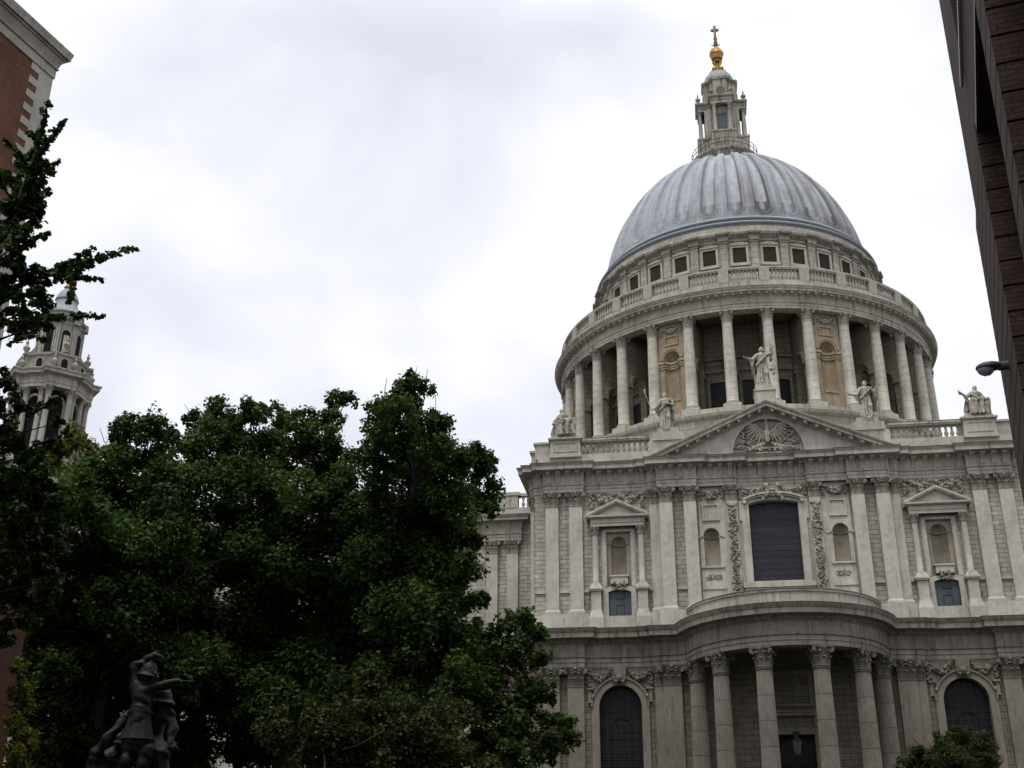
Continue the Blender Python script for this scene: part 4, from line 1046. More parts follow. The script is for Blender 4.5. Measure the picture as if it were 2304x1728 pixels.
# lead rings and dome
mb = MB(); mb.lathe([(17.55, 67.25), (17.62, 67.5), (17.85, 67.6), (17.9, 67.75), (17.75, 67.92), (17.0, 67.98), (16.9, 68.35), (17.3, 68.48), (17.36, 68.62), (17.2, 68.85), (16.75, 68.9), (16.7, 69.1)], 128)
dp(mb, 'lead_ring', M_leadp)
DA, DB, DZ0 = 16.85, 20.35, 66.0
nA = 32*36; nZ = 170
th0 = math.asin((69.0-DZ0)/DB); th1 = math.acos(3.9/DA)
th = np.linspace(th0, th1, nZ); ang = np.arange(nA)*2*PI/nA
R0 = DA*np.cos(th); Z0 = DZ0+DB*np.sin(th)
hgt = np.concatenate([[0], np.cumsum(np.hypot(np.diff(R0), np.diff(Z0)))])
loc_a = (ang+C11/2) % C11-C11/2            # 0 at the middle of a panel
sarc = loc_a[None, :]*R0[:, None]; pitch = C11*R0[:, None]
wpan = pitch*.295                            # half width of the sunken panel
u0 = .75
hh = hgt[:, None]
dside = wpan-np.abs(sarc)
dbot = wpan-np.hypot(sarc, np.maximum(0, (u0+wpan)-hh))
dist = np.where(hh < u0+wpan, dbot, dside)
sink = -.30*np.clip(dist/.12+.5, 0, 1)
roll = .15*np.exp(-(dist/.10)**2)
ridge = .07*np.exp(-((np.abs(np.abs(loc_a[None, :])-C11/2)*R0[:, None])/(.17*pitch))**2)
disp = (sink+roll+ridge)*np.clip((R0[:, None]-2)/8, .35, 1)
RR = R0[:, None]+disp*np.cos(th)[:, None]; ZZ = Z0[:, None]+disp*np.sin(th)[:, None]
V = np.stack([RR*np.sin(ang)[None], -RR*np.cos(ang)[None], ZZ], -1).reshape(-1, 3)
i_, j_ = np.meshgrid(np.arange(nZ-1), np.arange(nA), indexing='ij'); j2 = (j_+1) % nA
F = np.stack([i_*nA+j_, i_*nA+j2, (i_+1)*nA+j2, (i_+1)*nA+j_], -1).reshape(-1, 4)
DO = np_mesh('dome', V, F, M_lead, CATH, True, AX)
east = np.clip(.68+.4*np.sin(ang)+.25*np.sin(3*ang+1), .12, 1)[None, :]
low = np.clip(1.15-hh/16, .0, 1)
grm = np.clip(np.exp(-((dist-.10)/.13)**2)*1.0+.8*np.exp(-((dist-.35)/.4)**2)*(hh < u0+2.2*wpan)*(dist > 0)+np.exp(-((dist+.20)/.10)**2)*.55+.55*np.exp(-((dist-.3)/.3)**2)*(dist > .1)*(loc_a[None, :] < 0)+.18*(hh < u0+wpan)*(dist < 0)*low+.35*(dist < -.25)*low, 0, 1)*east*(.4+.6*low)*np.repeat(rng.uniform(.6, 1.6, 64), nA//64)[None, :]
at_ = DO.data.attributes.new('weather', 'FLOAT', 'POINT'); at_.data.foreach_set('value', grm.astype(np.float32).ravel())

# lantern -----------------------------------------------------------------
mb = MB()
mb.lathe([(3.75, 85.0), (3.6, 86.2), (3.7, 86.5), (4.2, 87.2), (4.42, 87.3), (4.5, 87.5), (4.5, 87.62), (3.4, 87.7)], 48)
LAN = dp(mb, 'lantern', M_lant)
mb = MB()
for i in range(24):
    a = 2*PI*i/24; mb.tube([(4.4*math.sin(a), -4.4*math.cos(a), 87.6), (4.4*math.sin(a), -4.4*math.cos(a), 88.95)], .035, 5)
for z in (88.3, 88.95): mb.tube([(4.4*math.sin(2*PI*i/48), -4.4*math.cos(2*PI*i/48), z) for i in range(49)], .04, 5)
mb.build('gallery_railing', M_iron, LAN)
mb = MB()
mb.lathe([(3.75, 86.3), (3.9, 86.9)], 40)
for i in range(16):
    a = C11*(i+.5)*2; T = lambda x, y, z, a=a: (x*math.cos(a)+(3.6+y)*math.sin(a), x*math.sin(a)-(3.6+y)*math.cos(a), z); mb.box(-.2, .2, 0, .65, 86.55, 87.2, T)
mb.build('corbel_row', M_lant, LAN)
def cross_plan(a, b):   # a = half width of arm, b = reach
    c = a+.42
    return [(-a, -b), (a, -b), (a, -c), (c, -a), (b, -a), (b, a), (c, a), (a, c), (a, b), (-a, b), (-a, c), (-c, a), (-b, a), (-b, -a), (-c, -a), (-a, -c)]
mb = MB()
mb.sweep(cross_plan(1.55, 3.35)[::1], [(0, 87.6), (.08, 87.6), (.08, 90.6), (.16, 90.65), (.16, 90.95), (-.4, 91.0)], closed=True)
mb.sweep(cross_plan(1.6, 2.35), [(0, 90.9), (0, 95.5)], closed=True)
ent = [(-.6, 95.45), (0.02, 95.45), (.02, 95.85), (.08, 95.9), (.04, 95.95), (.04, 96.35), (.14, 96.4), (.3, 96.5), (.34, 96.75), (-.9, 96.85)]
mb.sweep(cross_plan(1.45, 3.2), ent, closed=True)
mb.sweep(cross_plan(1.2, 2.05), [(0, 96.8), (.12, 96.85), (.12, 97.3), (.03, 97.35), (.03, 99.9), (.12, 99.95), (.25, 100.1), (.3, 100.35), (-1.2, 100.55)], closed=True)
mb.sweep(cross_plan(.95, 2.3), [(0, 97.3), (0, 100.0), (.15, 100.1), (.2, 100.45), (-.6, 100.5)], closed=True)
mb.build('lantern_body', M_lant, LAN)
lc = None
for q in range(4):
    for x in (-1.02, 1.02):
        if lc is None:
            mb = MB(); mb.lathe([(.34, 90.95), (.34, 91.1), (.27, 91.2), (.26, 92.5), (.22, 95.0), (.26, 95.05), (.34, 95.45)], 14); mb.v = [(a, b-2.95, c) for a, b, c in mb.v]
            mb.v = [(a-1.02, b, c) for a, b, c in mb.v]
            lc = mb.build('lantern_column', M_lant, LAN); lcm = MB(); lcm.v = [(a+2.04, b, c) for a, b, c in mb.v]; lcm.f = mb.f; lc2 = lcm.build('lantern_column', M_lant, LAN)
        else:
            if q == 0: continue
            c = (lc if x < 0 else lc2).copy(); COL.objects.link(c); c.parent = LAN; c.rotation_euler = (0, 0, q*PI/2)
for q in range(4):
    mb = MB(); mb.box(-.62, .62, -2.42, -2.3, 91.35, 94.3)
    o = mb.build('lantern_window', M_pane_lant, LAN, rotz=q*PI/2)
    mb = MB(); mb.lathe([(.01, 0), (.42, 0)], 16, T=lambda x, y, z: (x, -2.36, 98.3+y)); mb.build('oculus', M_pane_lant, LAN, rotz=q*PI/2)
    mb = MB()
    for k in range(20): 
        a = 2*PI*k/20; mb.lump((.5*math.cos(a), -2.34, 98.3+.5*math.sin(a)), .085)
    mb.build('oculus_rim', M_lant, LAN, rotz=q*PI/2)
    for x in (-1.3, 1.3):
        mb = MB(); mb.lathe([(.3, 96.8), (.3, 96.95), (.12, 97.0), (.1, 97.15), (.34, 97.4), (.36, 97.6), (.2, 97.8), (.08, 97.9), (.12, 98.1), (.08, 98.25), (.03, 98.5), (.0, 98.55)], 10, cx=x, cy=-3.1); mb.build('urn', M_lant, LAN, rotz=q*PI/2)
mb = MB(); mb.lathe([(2.15, 100.5), (2.15, 100.75), (2.08, 101.2), (1.85, 101.8), (1.45, 102.3), (1.15, 102.5), (1.1, 102.55)], 24); mb.build('cupola', M_leadp, LAN)
mb = MB(); mb.lathe([(1.08, 102.5), (1.22, 102.55), (1.25, 102.7), (1.0, 102.85), (.85, 102.95)], 24)
for k in range(4):
    a = PI/4+PI/2*k; mb.lump((.62*math.sin(a), -.62*math.cos(a), 103.3), (.42, .42, .4)); mb.tube([(.75*math.sin(a), -.75*math.cos(a), 103.3), (.42*math.sin(a), -.42*math.cos(a), 103.9), (.58*math.sin(a), -.58*math.cos(a), 104.6)], [.2, .14, .16], 8)
mb.lathe([(.35, 102.9), (.3, 104.6)], 12); mb.lathe([(.3, 104.5), (.62, 104.6), (.7, 104.75), (.55, 104.95), (.5, 105.1), (.75, 105.2)], 20)
mb.build('gilded_scrolls', M_gold, LAN)
mb = MB(); mb.lathe([(.7, 105.15), (.84, 105.5), (.94, 105.95), (.99, 106.0), (.99, 106.12), (.94, 106.2), (.8, 106.7), (.55, 107.0), (.28, 107.15), (.3, 107.3)], 28)
for k in range(28):
    a = 2*PI*k/28; mb.tube([(0.96*math.sin(a), -.96*math.cos(a), 106.15), (.83*math.sin(a), -.83*math.cos(a), 106.65), (.4*math.sin(a), -.4*math.cos(a), 107.1)], .055, 5)
mb.build('gilded_ball', M_gold, LAN)
mb = MB(); mb.lathe([(.28, 107.15), (.22, 107.5), (.34, 107.8), (.2, 108.6), (.28, 108.9), (.17, 109.3), (.17, 110.3), (.12, 111.0), (.2, 111.1), (.0, 111.25)], 12)
mb.box(-.16, .16, -.16, .16, 109.0, 111.05); mb.box(-.45, .45, -.15, .15, 110.25, 110.62)
for sg in (-1, 1): mb.lump((sg*.45, 0, 110.43), .17); mb.tube([(sg*.2, 0, 107.6), (sg*.5, 0, 107.75), (sg*.55, 0, 107.95)], .06, 6)
mb.lump((0, 0, 111.08), .2)
mb.build('gilded_cross', M_giltdark, LAN)

# ------------------------------------------------------------------ nave flank west of the transept
mb = MB(); YN = 14.1
npath = [(-70, YN+.35), (-30.9, YN+.35), (-30.9, YN), (-28.3, YN), (-28.3, YN-.4), (-24.2, YN-.4), (-24.2, YN), (-21.2, YN)]
mb.box(-75, -21, YN, YN+.8, -1, 31.1)
NAV = bp(mb, 'nave_wall', M_ash)
mb = MB(); mb.sweep(npath, [(-.3, 28.7), (.02, 28.7), (.02, 29.02), (.06, 29.03), (.06, 29.3), (.15, 29.36), (.17, 29.46), (.05, 29.52), (.03, 29.9), (.16, 30.5), (.28, 30.6), (.80, 30.64), (.80, 30.86), (.93, 31.02), (1.02, 31.18), (.2, 31.26), (-.6, 31.28)])
mb.sweep(npath, [(-.3, 13.2), (0, 13.2), (.05, 13.95), (.17, 14.1), (.03, 14.14), (.03, 15.08), (.28, 15.4), (.86, 15.56), (.86, 15.88), (1.1, 16.3), (.3, 16.42), (-.6, 16.44)])
NE = mb.build('nave_entablature', M_corn, NAV)
copies('nave_bracket', br, M_corn, NAV, places(npath[3:], .95)); copies('nave_bracket', br, M_corn, NAV, places(npath[:2], .95)[::2])
for x in (-27.15, -25.1, -31.6, -34, -41, -43.5, -50.5, -53, -60, -62.5):
    mb = MB(); mb.box(x-.55, x+.55, YN-.36, YN, 18.15, 27.4); mb.box(x-.68, x+.68, YN-.5, YN, 16.4, 18.15); mb.box(x-.66, x+.66, YN-.36, YN, 0, 11.6)
    mb.build('nave_pilaster', M_pil, NAV)
    q = flat_capital(1.1, .36, 27.4, 28.7); q.v = [(a+x, b+YN-.36, c) for a, b, c in q.v]; q.build('nave_capital', M_carve, NAV)
for x in (-37.5, -47, -56.7, -66):
    mb = MB(); mb.arch_band(x, 1.6, .6, 3, 10, YN-.2, YN); mb.box(x-1.9, x+1.9, YN-.3, YN, 25.5, 26.2); mb.poly_prism([(x-2.3, 26.2), (x+2.3, 26.2), (x, 27.6)], YN-.5, YN); mb.box(x-1.9, x-1.3, YN-.3, YN, 18, 25.5); mb.box(x+1.3, x+1.9, YN-.3, YN, 18, 25.5)
    o = mb.build('nave_window', M_pil, NAV); mb = MB(); mb.pane(x, 1.6, 3, 10, 1.6, YN-.12); o2 = mb.build('nave_window_pane', M_pane_low, NAV)
mb = MB(); mb.box(-75, -24.4, YN-.15, YN+.6, 31.2, 32.2); mb.box(-75, -22, YN+.05, YN+.6, 33.5, 33.8); mb.box(-27.6, -24.6, YN-.2, YN+.7, 32.2, 33.5); mb.box(-27.8, -24.4, YN-.3, YN+.8, 33.5, 33.85); mb.box(-24.4, -21.2, YN-.15, YN+.6, 31.2, 32.2)
for i in range(3): mb.box(-38-10*i-1.5, -38-10*i+1.5, YN-.2, YN+.7, 32.2, 33.5)
NP = mb.build('nave_parapet', M_stone, NAV)
for x in [-24.1+.5*i for i in range(5)]+[-28-.5*i for i in range(16)]:
    o = bal0.copy(); COL.objects.link(o); o.parent = NAV; o.location = (x, YN+.3, 32.25)

# ------------------------------------------------------------------ south-west bell tower
TX, TY = -80.0, 18.0
TO = thing('bell_tower', 'pale baroque bell tower with paired columns and gilded top, half hidden by leaves', 'tower', (TX-1.0, TY, 0)); TO.scale = (.9, .9, 1)
def tb(mb, name, mat, parent=TO, **k): return mb.build(name, mat, parent, **k)
def tower_plan(d=4.75, hwid=1.75, R=4.35, n=6):
    P = []
    for k in range(4):
        a = PI/4+PI/2*k                      # diagonal
        n_ = np.array((math.sin(a), -math.cos(a))); t = np.array((math.cos(a), math.sin(a)))
        # ordered so that the outside lies to the right of travel
        P += [tuple(n_*(d-.55)-t*hwid), tuple(n_*d-t*hwid), tuple(n_*d+t*hwid), tuple(n_*(d-.55)+t*hwid)]
        b0 = a+math.atan2(hwid, d-.55)+.12; b1 = a+PI/2-math.atan2(hwid, d-.55)-.12
        P += [(R*math.sin(b0+(b1-b0)*i/n), -R*math.cos(b0+(b1-b0)*i/n)) for i in range(n+1)]
    return P
TP = tower_plan()
mb = MB()
mb.box(-6, 6, -6, 6, -1, 33); mb.sweep([(-5.6, -5.6), (5.6, -5.6), (5.6, 5.6), (-5.6, 5.6)], [(0, 33), (0, 39.3), (.6, 39.5), (.6, 39.9), (-.8, 40)], closed=True)
mb.sweep(TP, [(.25, 39.9), (.25, 41.2), (.1, 41.4), (-1.2, 41.45)], closed=True)
mb.lathe([(3.25, 41), (3.25, 50)], 32)
tb(mb, 'tower_body', M_tower)
mb = MB(); mb.sweep(TP, [(-1.5, 49.35), (.1, 49.35), (.1, 49.75), (.18, 49.8), (.2, 49.95), (.1, 50), (.1, 50.55), (.3, 50.75), (.75, 50.85), (.75, 51.1), (.95, 51.35), (.95, 51.45), (-2, 51.6)], closed=True); tb(mb, 'tower_entablature', M_corn)
mb = MB(); r = .40
mb.lathe([(r*1.35, 41.4), (r*1.35, 41.6), (r*1.1, 41.8), (r, 41.9), (r*.86, 48.35)], 16); c0 = None; cc = round_capital(r*.86, 48.35, 49.35)
spots = []
for k in range(4):
    a = PI/4+PI/2*k; n_ = np.array((math.sin(a), -math.cos(a))); t = np.array((math.cos(a), math.sin(a)))
    spots += [tuple(n_*4.35-t*1.35), tuple(n_*4.35+t*1.35)]
    for q in (-.27, .27): b = PI/2*k+q; spots.append((3.95*math.sin(b), -3.95*math.cos(b)))
for x, y in spots:
    if c0 is None: c0 = tb(mb, 'tower_column', M_tower, loc=(x, y, 0)); tb(cc, 'capital', M_carve, c0)
    else: dup(c0, TO, (x, y, 0))
    
for k in range(8):
    a = PI/4*k; mb = MB(); mb.wall_arch(-1.2, 1.2, 41.5, 49.3, 0, .85, 41.6, 47.6, .85, -3.4, .3); mb.pane(0, .85, 41.6, 47.6, .85, -3.3)
    o = tb(mb, 'belfry_opening', M_black, rotz=a)
    mb = MB(); mb.arch_band(0, .86, .3, 41.6, 47.6, -3.62, -3.25); mb.build('arch', M_tower, o)
# attic with round-headed openings, scroll buttresses and urns
AP = tower_plan(4.25, 1.5, 3.85)
mb = MB(); mb.sweep(AP, [(0, 51.5), (.1, 51.5), (.1, 51.8), (0, 51.85), (0, 53.4), (.22, 53.55), (.25, 53.8), (-1.8, 53.9)], closed=True)
tb(mb, 'tower_attic', M_tower)
for k in range(8):
    a = PI/4*k; d = 4.27 if k % 2 else 3.88
    mb = MB(); mb.pane(0, .42, 52.0, 52.7, .42, -d); o = tb(mb, 'attic_opening', M_black, rotz=a)
    mb = MB(); mb.arch_band(0, .42, .16, 52.0, 52.7, -d-.06, -d+.1); mb.build('arch', M_tower, o)
mb = MB(); mb.lathe([(2.75, 53.5), (2.75, 54.2), (2.6, 54.3), (2.6, 58.2), (2.7, 58.3), (2.75, 58.7), (3.05, 58.85), (3.1, 59.15), (2.4, 59.25), (2.45, 59.9), (2.6, 60.0), (2.6, 60.15), (2.2, 60.3)], 32); TT = tb(mb, 'tempietto', M_tower)
for k in range(8):
    a = PI/4*k
    mb = MB(); mb.pane(0, .55, 54.5, 56.9, .55, -2.66); o = tb(mb, 'tempietto_opening', M_black, rotz=a)
    mb = MB(); mb.arch_band(0, .55, .16, 54.5, 56.9, -2.74, -2.5); mb.build('arch', M_tower, o)
    mb = MB(); mb.box(-.28, .28, -2.95, -2.5, 54.2, 58.3); mb.box(-.4, .4, -3.3, -2.6, 58.3, 59.2); tb(mb, 'tempietto_pier', M_tower, rotz=a+PI/8)
for k in range(4):
    a = PI/4+PI/2*k
    mb = MB(); mb.poly_prism([(-4.1, 53.8), (-2.5, 53.8), (-2.5, 57.2), (-2.75, 56.6), (-3.0, 55.4), (-3.5, 54.6), (-4.1, 54.3)], -.3, .3, lambda x, y, z: (y, x, z)); tb(mb, 'scroll_buttress', M_tower, rotz=a)
    for x, y, z in ((-1.3, -4.5, 51.5), (1.3, -4.5, 51.5), (0, -4.0, 54.0)):
        mb = MB(); mb.lathe([(.42, 0), (.42, .2), (.18, .3), (.15, .45), (.42, .8), (.46, 1.05), (.25, 1.3), (.14, 1.45), (.2, 1.6), (.22, 1.75), (.08, 2.0), (.1, 2.15), (0, 2.3)], 10, T=lambda p, q, s, x=x, y=y, z=z: (p+x, q+y, s+z)); tb(mb, 'urn', M_carve, rotz=a)
mb = MB(); mb.lathe([(2.35, 60.2), (2.1, 60.6), (1.65, 61.2), (1.42, 61.9), (1.40, 62.2), (1.55, 62.3), (1.5, 62.5), (1.35, 62.9), (1.0, 63.5), (.55, 63.85), (.5, 64.0)], 24); tb(mb, 'lead_cupola', M_leadp)
mb = MB(); mb.lathe([(.5, 64.0), (.7, 64.15), (.5, 64.4), (.35, 64.8), (.75, 65.1), (.95, 65.7), (.9, 66.4), (.6, 67.2), (.25, 67.7), (0, 67.8)], 16); tb(mb, 'gilded_finial', M_gold)

# ------------------------------------------------------------------ roof-line statues
def folds(amp, zt, n=13):
    def w(X, Y, Z):
        a = np.arctan2(X, -Y+1e-6); m = np.clip((zt-Z)/.35, 0, 1)
        return amp*m*np.sin(n*a+2.2*np.sin(4*Z)+3*X)+.4*amp*np.sin(23*X+17*Z+5*np.sin(9*Y))*np.sin(19*Y+8*Z)
    return w
def robe(p):
    p += [((0, .02, .95), (0, .03, .12), .17, .26, .08), ((0, 0, 1.0), (0, 0, 1.36), .165, .185, .08), ((-.18, 0, 1.41), (.18, 0, 1.41), .09, .09, .07), ((0, 0, 1.44), (0, -.02, 1.56), .06, .055, .03),
          ((.09, -.08, .95), (.11, -.17, .55), .11, .10, .06), ((.11, -.17, .55), (.11, -.1, .15), .10, .08, .06), ((-.1, -.06, .9), (-.11, -.1, .15), .10, .09, .06),
          ((-.1, -.16, .05), (-.13, -.30, .03), .05, .04, .03), ((.12, -.16, .05), (.15, -.30, .03), .05, .04, .03), ((0, .0, 0.0), (0, .0, .04), .3, .28, .03)]
    for i in range(7):
        t = i/6; p.append(((-.22+.42*t, -.17-.05*math.sin(PI*t), .92+.42*t), (-.15+.42*t, -.17-.05*math.sin(PI*t), .98+.42*t), .045, .04, .03))
    for i in range(8):
        a = -1.3+2.6*i/7; p.append(((.17*math.sin(a), -.19*math.cos(a), .9), (.27*math.sin(a), -.27*math.cos(a), .12), .028, .045, .025))
def arm(p, sh, el, wr, hd=None, pn=(0, -.5, -1), side=1, sleeve=True):
    p += [(sh, el, .085, .07, .05), (el, wr, .066 if sleeve else .05, .045, .04)]
    if sleeve: p.append((el, (el[0], el[1], el[2]-.25), .07, .04, .05))
    d = np.array(hd if hd is not None else np.array(wr)-np.array(el)); hand(p, wr, d, pn, 1.15, .5, side)
def statue(name, label, prims, scale, loc, rot=0, extra=None, warp=None):
    f, lo = sdf_field(prims, .0165, warp or folds(.016, 1.35)); V, F = surface_nets(f, lo, .0165)
    o = np_mesh(name, V*scale, F, M_statue, None, True, loc); o.rotation_euler = (0, 0, rot)
    o['label'] = label; o['category'] = 'statue'; o['group'] = 'stone saints along the roof line'
    if extra:
        for n_, m_ in extra: m_.v = [(a*scale, b*scale, c*scale) for a, b, c in m_.v]; m_.build(n_, M_statue, o)
    return o
p = []; robe(p); head(p, (.03, -.04, 1.67), 1.05, (.3, -.8, .35))
arm(p, (-.2, 0, 1.41), (-.38, -.08, 1.2), (-.57, -.25, 1.22), (-1, -.4, .15), (0, 0, 1), 1); arm(p, (.2, 0, 1.41), (.40, -.04, 1.46), (.40, -.12, 1.70), (.05, -.2, 1), (-1, -.3, 0), -1)
p += [((-.4, 0, 1.2), (-.36, .02, .6), .09, .05, .05), ((.36, .06, 1.2), (.46, .1, 1.85), .05, .05, .03), ((.34, .05, .8), (.48, .05, .85), .05, .035, .03), ((.48, .05, .85), (.44, .05, .6), .035, .05, .03), ((-.28, .1, .5), (-.3, .1, -.25), .09, .05, .05)]
statue('statue', 'robed stone saint with one arm raised, on the peak of the triangular pediment', p, 2.25, (.08, -.3, 37.9), 0)
p = []; robe(p); head(p, (-.02, -.05, 1.66), 1.0, (-.1, -1, -.05))
arm(p, (-.2, 0, 1.41), (-.40, -.05, 1.12), (-.55, -.2, .93), (-.6, -.6, -.2), (1, 0, 0), 1); arm(p, (.2, 0, 1.41), (.34, -.08, 1.16), (.06, -.25, 1.18), (-1, -.2, .2), (0, 1, 0), -1)
p += [((.26, .05, 1.38), (.32, .08, .5), .11, .08, .06), ((-.26, .05, 1.3), (-.34, .06, .75), .09, .06, .06)]
mb = MB(); mb.tube([(-.90, -.2, 1.85), (-.63, -.28, .93), (-.42, -.26, .04)], .02, 6); mb.lump((-.9, -.2, 1.9), (.04, .03, .1))
statue('statue', 'stone saint in a long cloak holding a tall spear, left of the triangular pediment', p, 2.02, (-8.85, -.1, 34.36), -.05, [('spear', mb)])
p = []; robe(p); head(p, (.02, -.05, 1.66), 1.02, (.2, -1, .15))
arm(p, (-.2, 0, 1.41), (-.38, -.12, 1.12), (-.60, -.28, 1.06), (-1, -.2, .2), (0, 0, 1), 1); arm(p, (.2, 0, 1.41), (.42, -.02, 1.22), (.50, -.1, 1.46), (.1, -.1, 1), (-1, 0, 0), -1)
p += [((.46, .02, 1.4), (.50, .05, .7), .06, .05, .05), ((.50, .05, .7), (.46, .05, .1), .05, .08, .05)]
statue('statue', 'robed stone saint reaching one hand out, right of the triangular pediment', p, 2.06, (8.85, -.1, 34.36), 0)
def seated(p, kx):
    p += [((-.12, .12, .35), (.14, .12, .35), .3, .32, .06), ((0, .05, .72), (0, .02, 1.1), .2, .2, .08), ((-.18, .02, 1.12), (.18, .02, 1.12), .095, .095, .07), ((0, 0, 1.15), (0, -.03, 1.26), .06, .055, .03)]
    for q in (-1, 1):
        kn = (q*.17+kx, -.42, .68+.04*q); p += [((q*.1, 0, .68), kn, .14, .12, .06), (kn, (q*.15+kx*1.25, -.40, .12), .12, .11, .06), ((q*.15+kx*1.3, -.44, .05), (q*.17+kx*1.4, -.6, .03), .055, .045, .03)]
    for i in range(7): t = i/6; p.append(((-.34+.7*t+kx, -.36, .62-.1*t), (-.3+.75*t+kx*1.2, -.34, .08), .045, .06, .04))
    for i in range(5): t = i/4; p.append(((-.2+.35*t, -.16, 1.05-.3*t), (-.08+.35*t, -.18, .95-.3*t), .045, .045, .03))
    p += [((-.4, .05, .04), (.45, .05, .04), .2, .2, .05)]
p = []; seated(p, .12); head(p, (-.06, -.05, 1.37), .95, (-.35, -1, 0))
arm(p, (-.2, .02, 1.12), (-.36, -.05, .86), (-.40, -.25, .68), None, (1, 0, 0), 1); arm(p, (.2, .02, 1.12), (.36, -.05, .88), (.30, -.3, .80), None, (0, 0, -1), -1)
p += [((.3, .1, .9), (.5, .1, .95), .10, .08, .05), ((.5, .1, .95), (.52, .1, .3), .09, .12, .05), ((-.36, .1, .8), (-.48, .08, .3), .1, .12, .06)]
statue('statue', 'seated stone saint on the pedestal at the left end of the roof line', p, 1.98, (-18.3, .1, 34.08), -.15, None, folds(.02, 1.2))
p = []; seated(p, -.06); head(p, (.03, -.05, 1.38), .98, (.0, -1, -.1))
arm(p, (-.2, .02, 1.12), (-.42, -.12, .92), (-.62, -.25, 1.02), (-1, -.2, .6), (0, 1, 0), 1); arm(p, (.2, .02, 1.12), (.36, -.02, .86), (.42, -.25, .78), None, (0, 0, -1), -1)
p += [((-.62, -.25, 1.02), (-.82, -.3, 1.18), .028, .02, .02), ((.36, .1, .75), (.56, .08, .9), .12, .09, .05), ((.56, .08, .9), (.52, .08, .3), .08, .1, .05), ((-.36, .05, .75), (-.45, .0, .3), .12, .12, .06)]
statue('statue', 'seated stone saint with one arm stretched out, on the right end of the roof line', p, 2.0, (18.2, .1, 34.08), .1, None, folds(.02, 1.2))

# ------------------------------------------------------------------ hanging lantern in the porch
t = thing('hanging_lantern', 'black iron lantern hanging between the middle porch columns', 'lantern', (0.05, -3.4, 0))
mb = MB(); mb.lathe([(.0, 7.35), (.10, 7.34), (.30, 7.30), (.34, 7.2), (.16, 7.0), (.14, 6.85), (.42, 6.62), (.45, 6.55), (.4, 6.5)], 6); mb.build('cap', M_iron, t, 0)
mb = MB(); 
for k in range(6):
    a = PI/3*k; mb.tube([(.42*math.sin(a), -.42*math.cos(a), 6.55), (.27*math.sin(a), -.27*math.cos(a), 5.6)], .03, 5)
mb.lathe([(.27, 5.6), (.30, 5.55), (.12, 5.45), (.0, 5.3)], 6); mb.build('frame', M_iron, t, 0)
mb = MB(); mb.lathe([(.40, 6.52), (.255, 5.62)], 6); mb.build('glass_panes', simple('grey lantern glass', (.06, .07, .08), .25, .5), t, 0)
mb = MB(); mb.tube([(0, 0, 7.3), (0, 0, 14.1)], .025, 6); mb.build('chain', M_iron, t)

# ------------------------------------------------------------------ brick blocks at the two sides of the street
def rel(az_x, az_y, d): return (CX+az_x*d, CY+az_y*d)
bx_, by_ = rel(-.5628, .8266, 37)
ux = np.array((-.2045, -.979)); rz = math.atan2(ux[1], ux[0])
BL = thing('brick_building', 'red brick building with white toothed quoins and a heavy stone cornice, upper left', 'building', (bx_, by_, 0), rz)
HZ = CZ+.7147*37
mb = MB(); mb.box(0, 45, -60, 0, -8, HZ-.02); mb.build('wall', M_brick, BL, 0)
mb = MB(); mb.sweep([(45, 0), (0, 0), (0, -60)], [(-.2, HZ-.42), (.02, HZ-.42), (.05, HZ-.40), (.05, HZ-.06), (.10, HZ-.04), (.11, HZ), (.08, HZ+.02), (.12, HZ+.2), (.20, HZ+.36), (.25, HZ+.38), (.25, HZ+.44), (.33, HZ+.46), (.34, HZ+.58), (.36, HZ+.64), (.38, HZ+.76), (0, HZ+.82), (-.5, HZ+.84)])
mb.build('cornice', M_corn, BL)
mb = MB(); z = HZ-.42; i = 0
while z > -7:
    Lq = 1.0 if i % 2 == 0 else .62
    mb.box(-.012, Lq, -.5, .012, z-.27, z); z -= .27; i += 1
mb.build('quoins', M_white, BL, 0)
mb = MB(); 
for x in (6, 14, 22):
    for z in (1, 6.5, 12): mb.box(x-.7, x+.7, -.1, .02, z, z+2.6)
mb.build('window', M_pane_low, BL, 0)
bx_, by_ = rel(-.5152, .857, 45)
BL2 = thing('brick_building', 'low red brick wing behind the yellow green shrub, lower left', 'building', (bx_, by_, 0), math.atan2(-.979, -.2))
mb = MB(); mb.box(0, 30, -12, 0, -8, 8.2); mb.build('wall', M_brick3, BL2, 0)
mb = MB(); mb.box(-.15, 30, -12, .18, 8.2, 8.6); mb.build('coping', M_white, BL2, 0)

cxr, cyr = rel(.2602, .9656, 20)
ux = np.array((-.19, -.982)); rz = math.atan2(ux[1], ux[0])
BR = thing('brick_office_building', 'tall dark brown brick office block with deep recesses, along the right edge', 'building', (cxr, cyr, 0), rz)
mb = MB()
OPEN = [(3.2, 6.4, -2.5, 5.08), (7.35, 10.5, -2.5, 5.08), (2.4, 6.4, 6.5, 12.5), (7.4, 10.5, 6.5, 12.5), (12, 15, -2.5, 5.08)]
xs = [0, 2.4, 3.2, 6.4, 7.35, 7.4, 10.5, 12, 15, 40]; zs = [-8, -2.5, 5.08, 6.5, 12.5, 26]
z = -2.5
while z < 5.0:                               # rusticated courses
    for x0, x1 in ((-.04, 3.2), (6.4, 7.35), (10.5, 12), (15, 30)): mb.box(x0, x1+(.03 if x0 > 0 else .03), -.045, 1.0, z+.035, z+.405)
    z += .405
for x0, x1 in zip(xs, xs[1:]):
    for z0, z1 in zip(zs, zs[1:]):
        if any(a <= x0 and x1 <= b and c <= z0 and z1 <= d for a, b, c, d in OPEN): continue
        mb.add([(x0, 0, z0), (x1, 0, z0), (x1, 0, z1), (x0, 0, z1)], [(0, 1, 2, 3)])
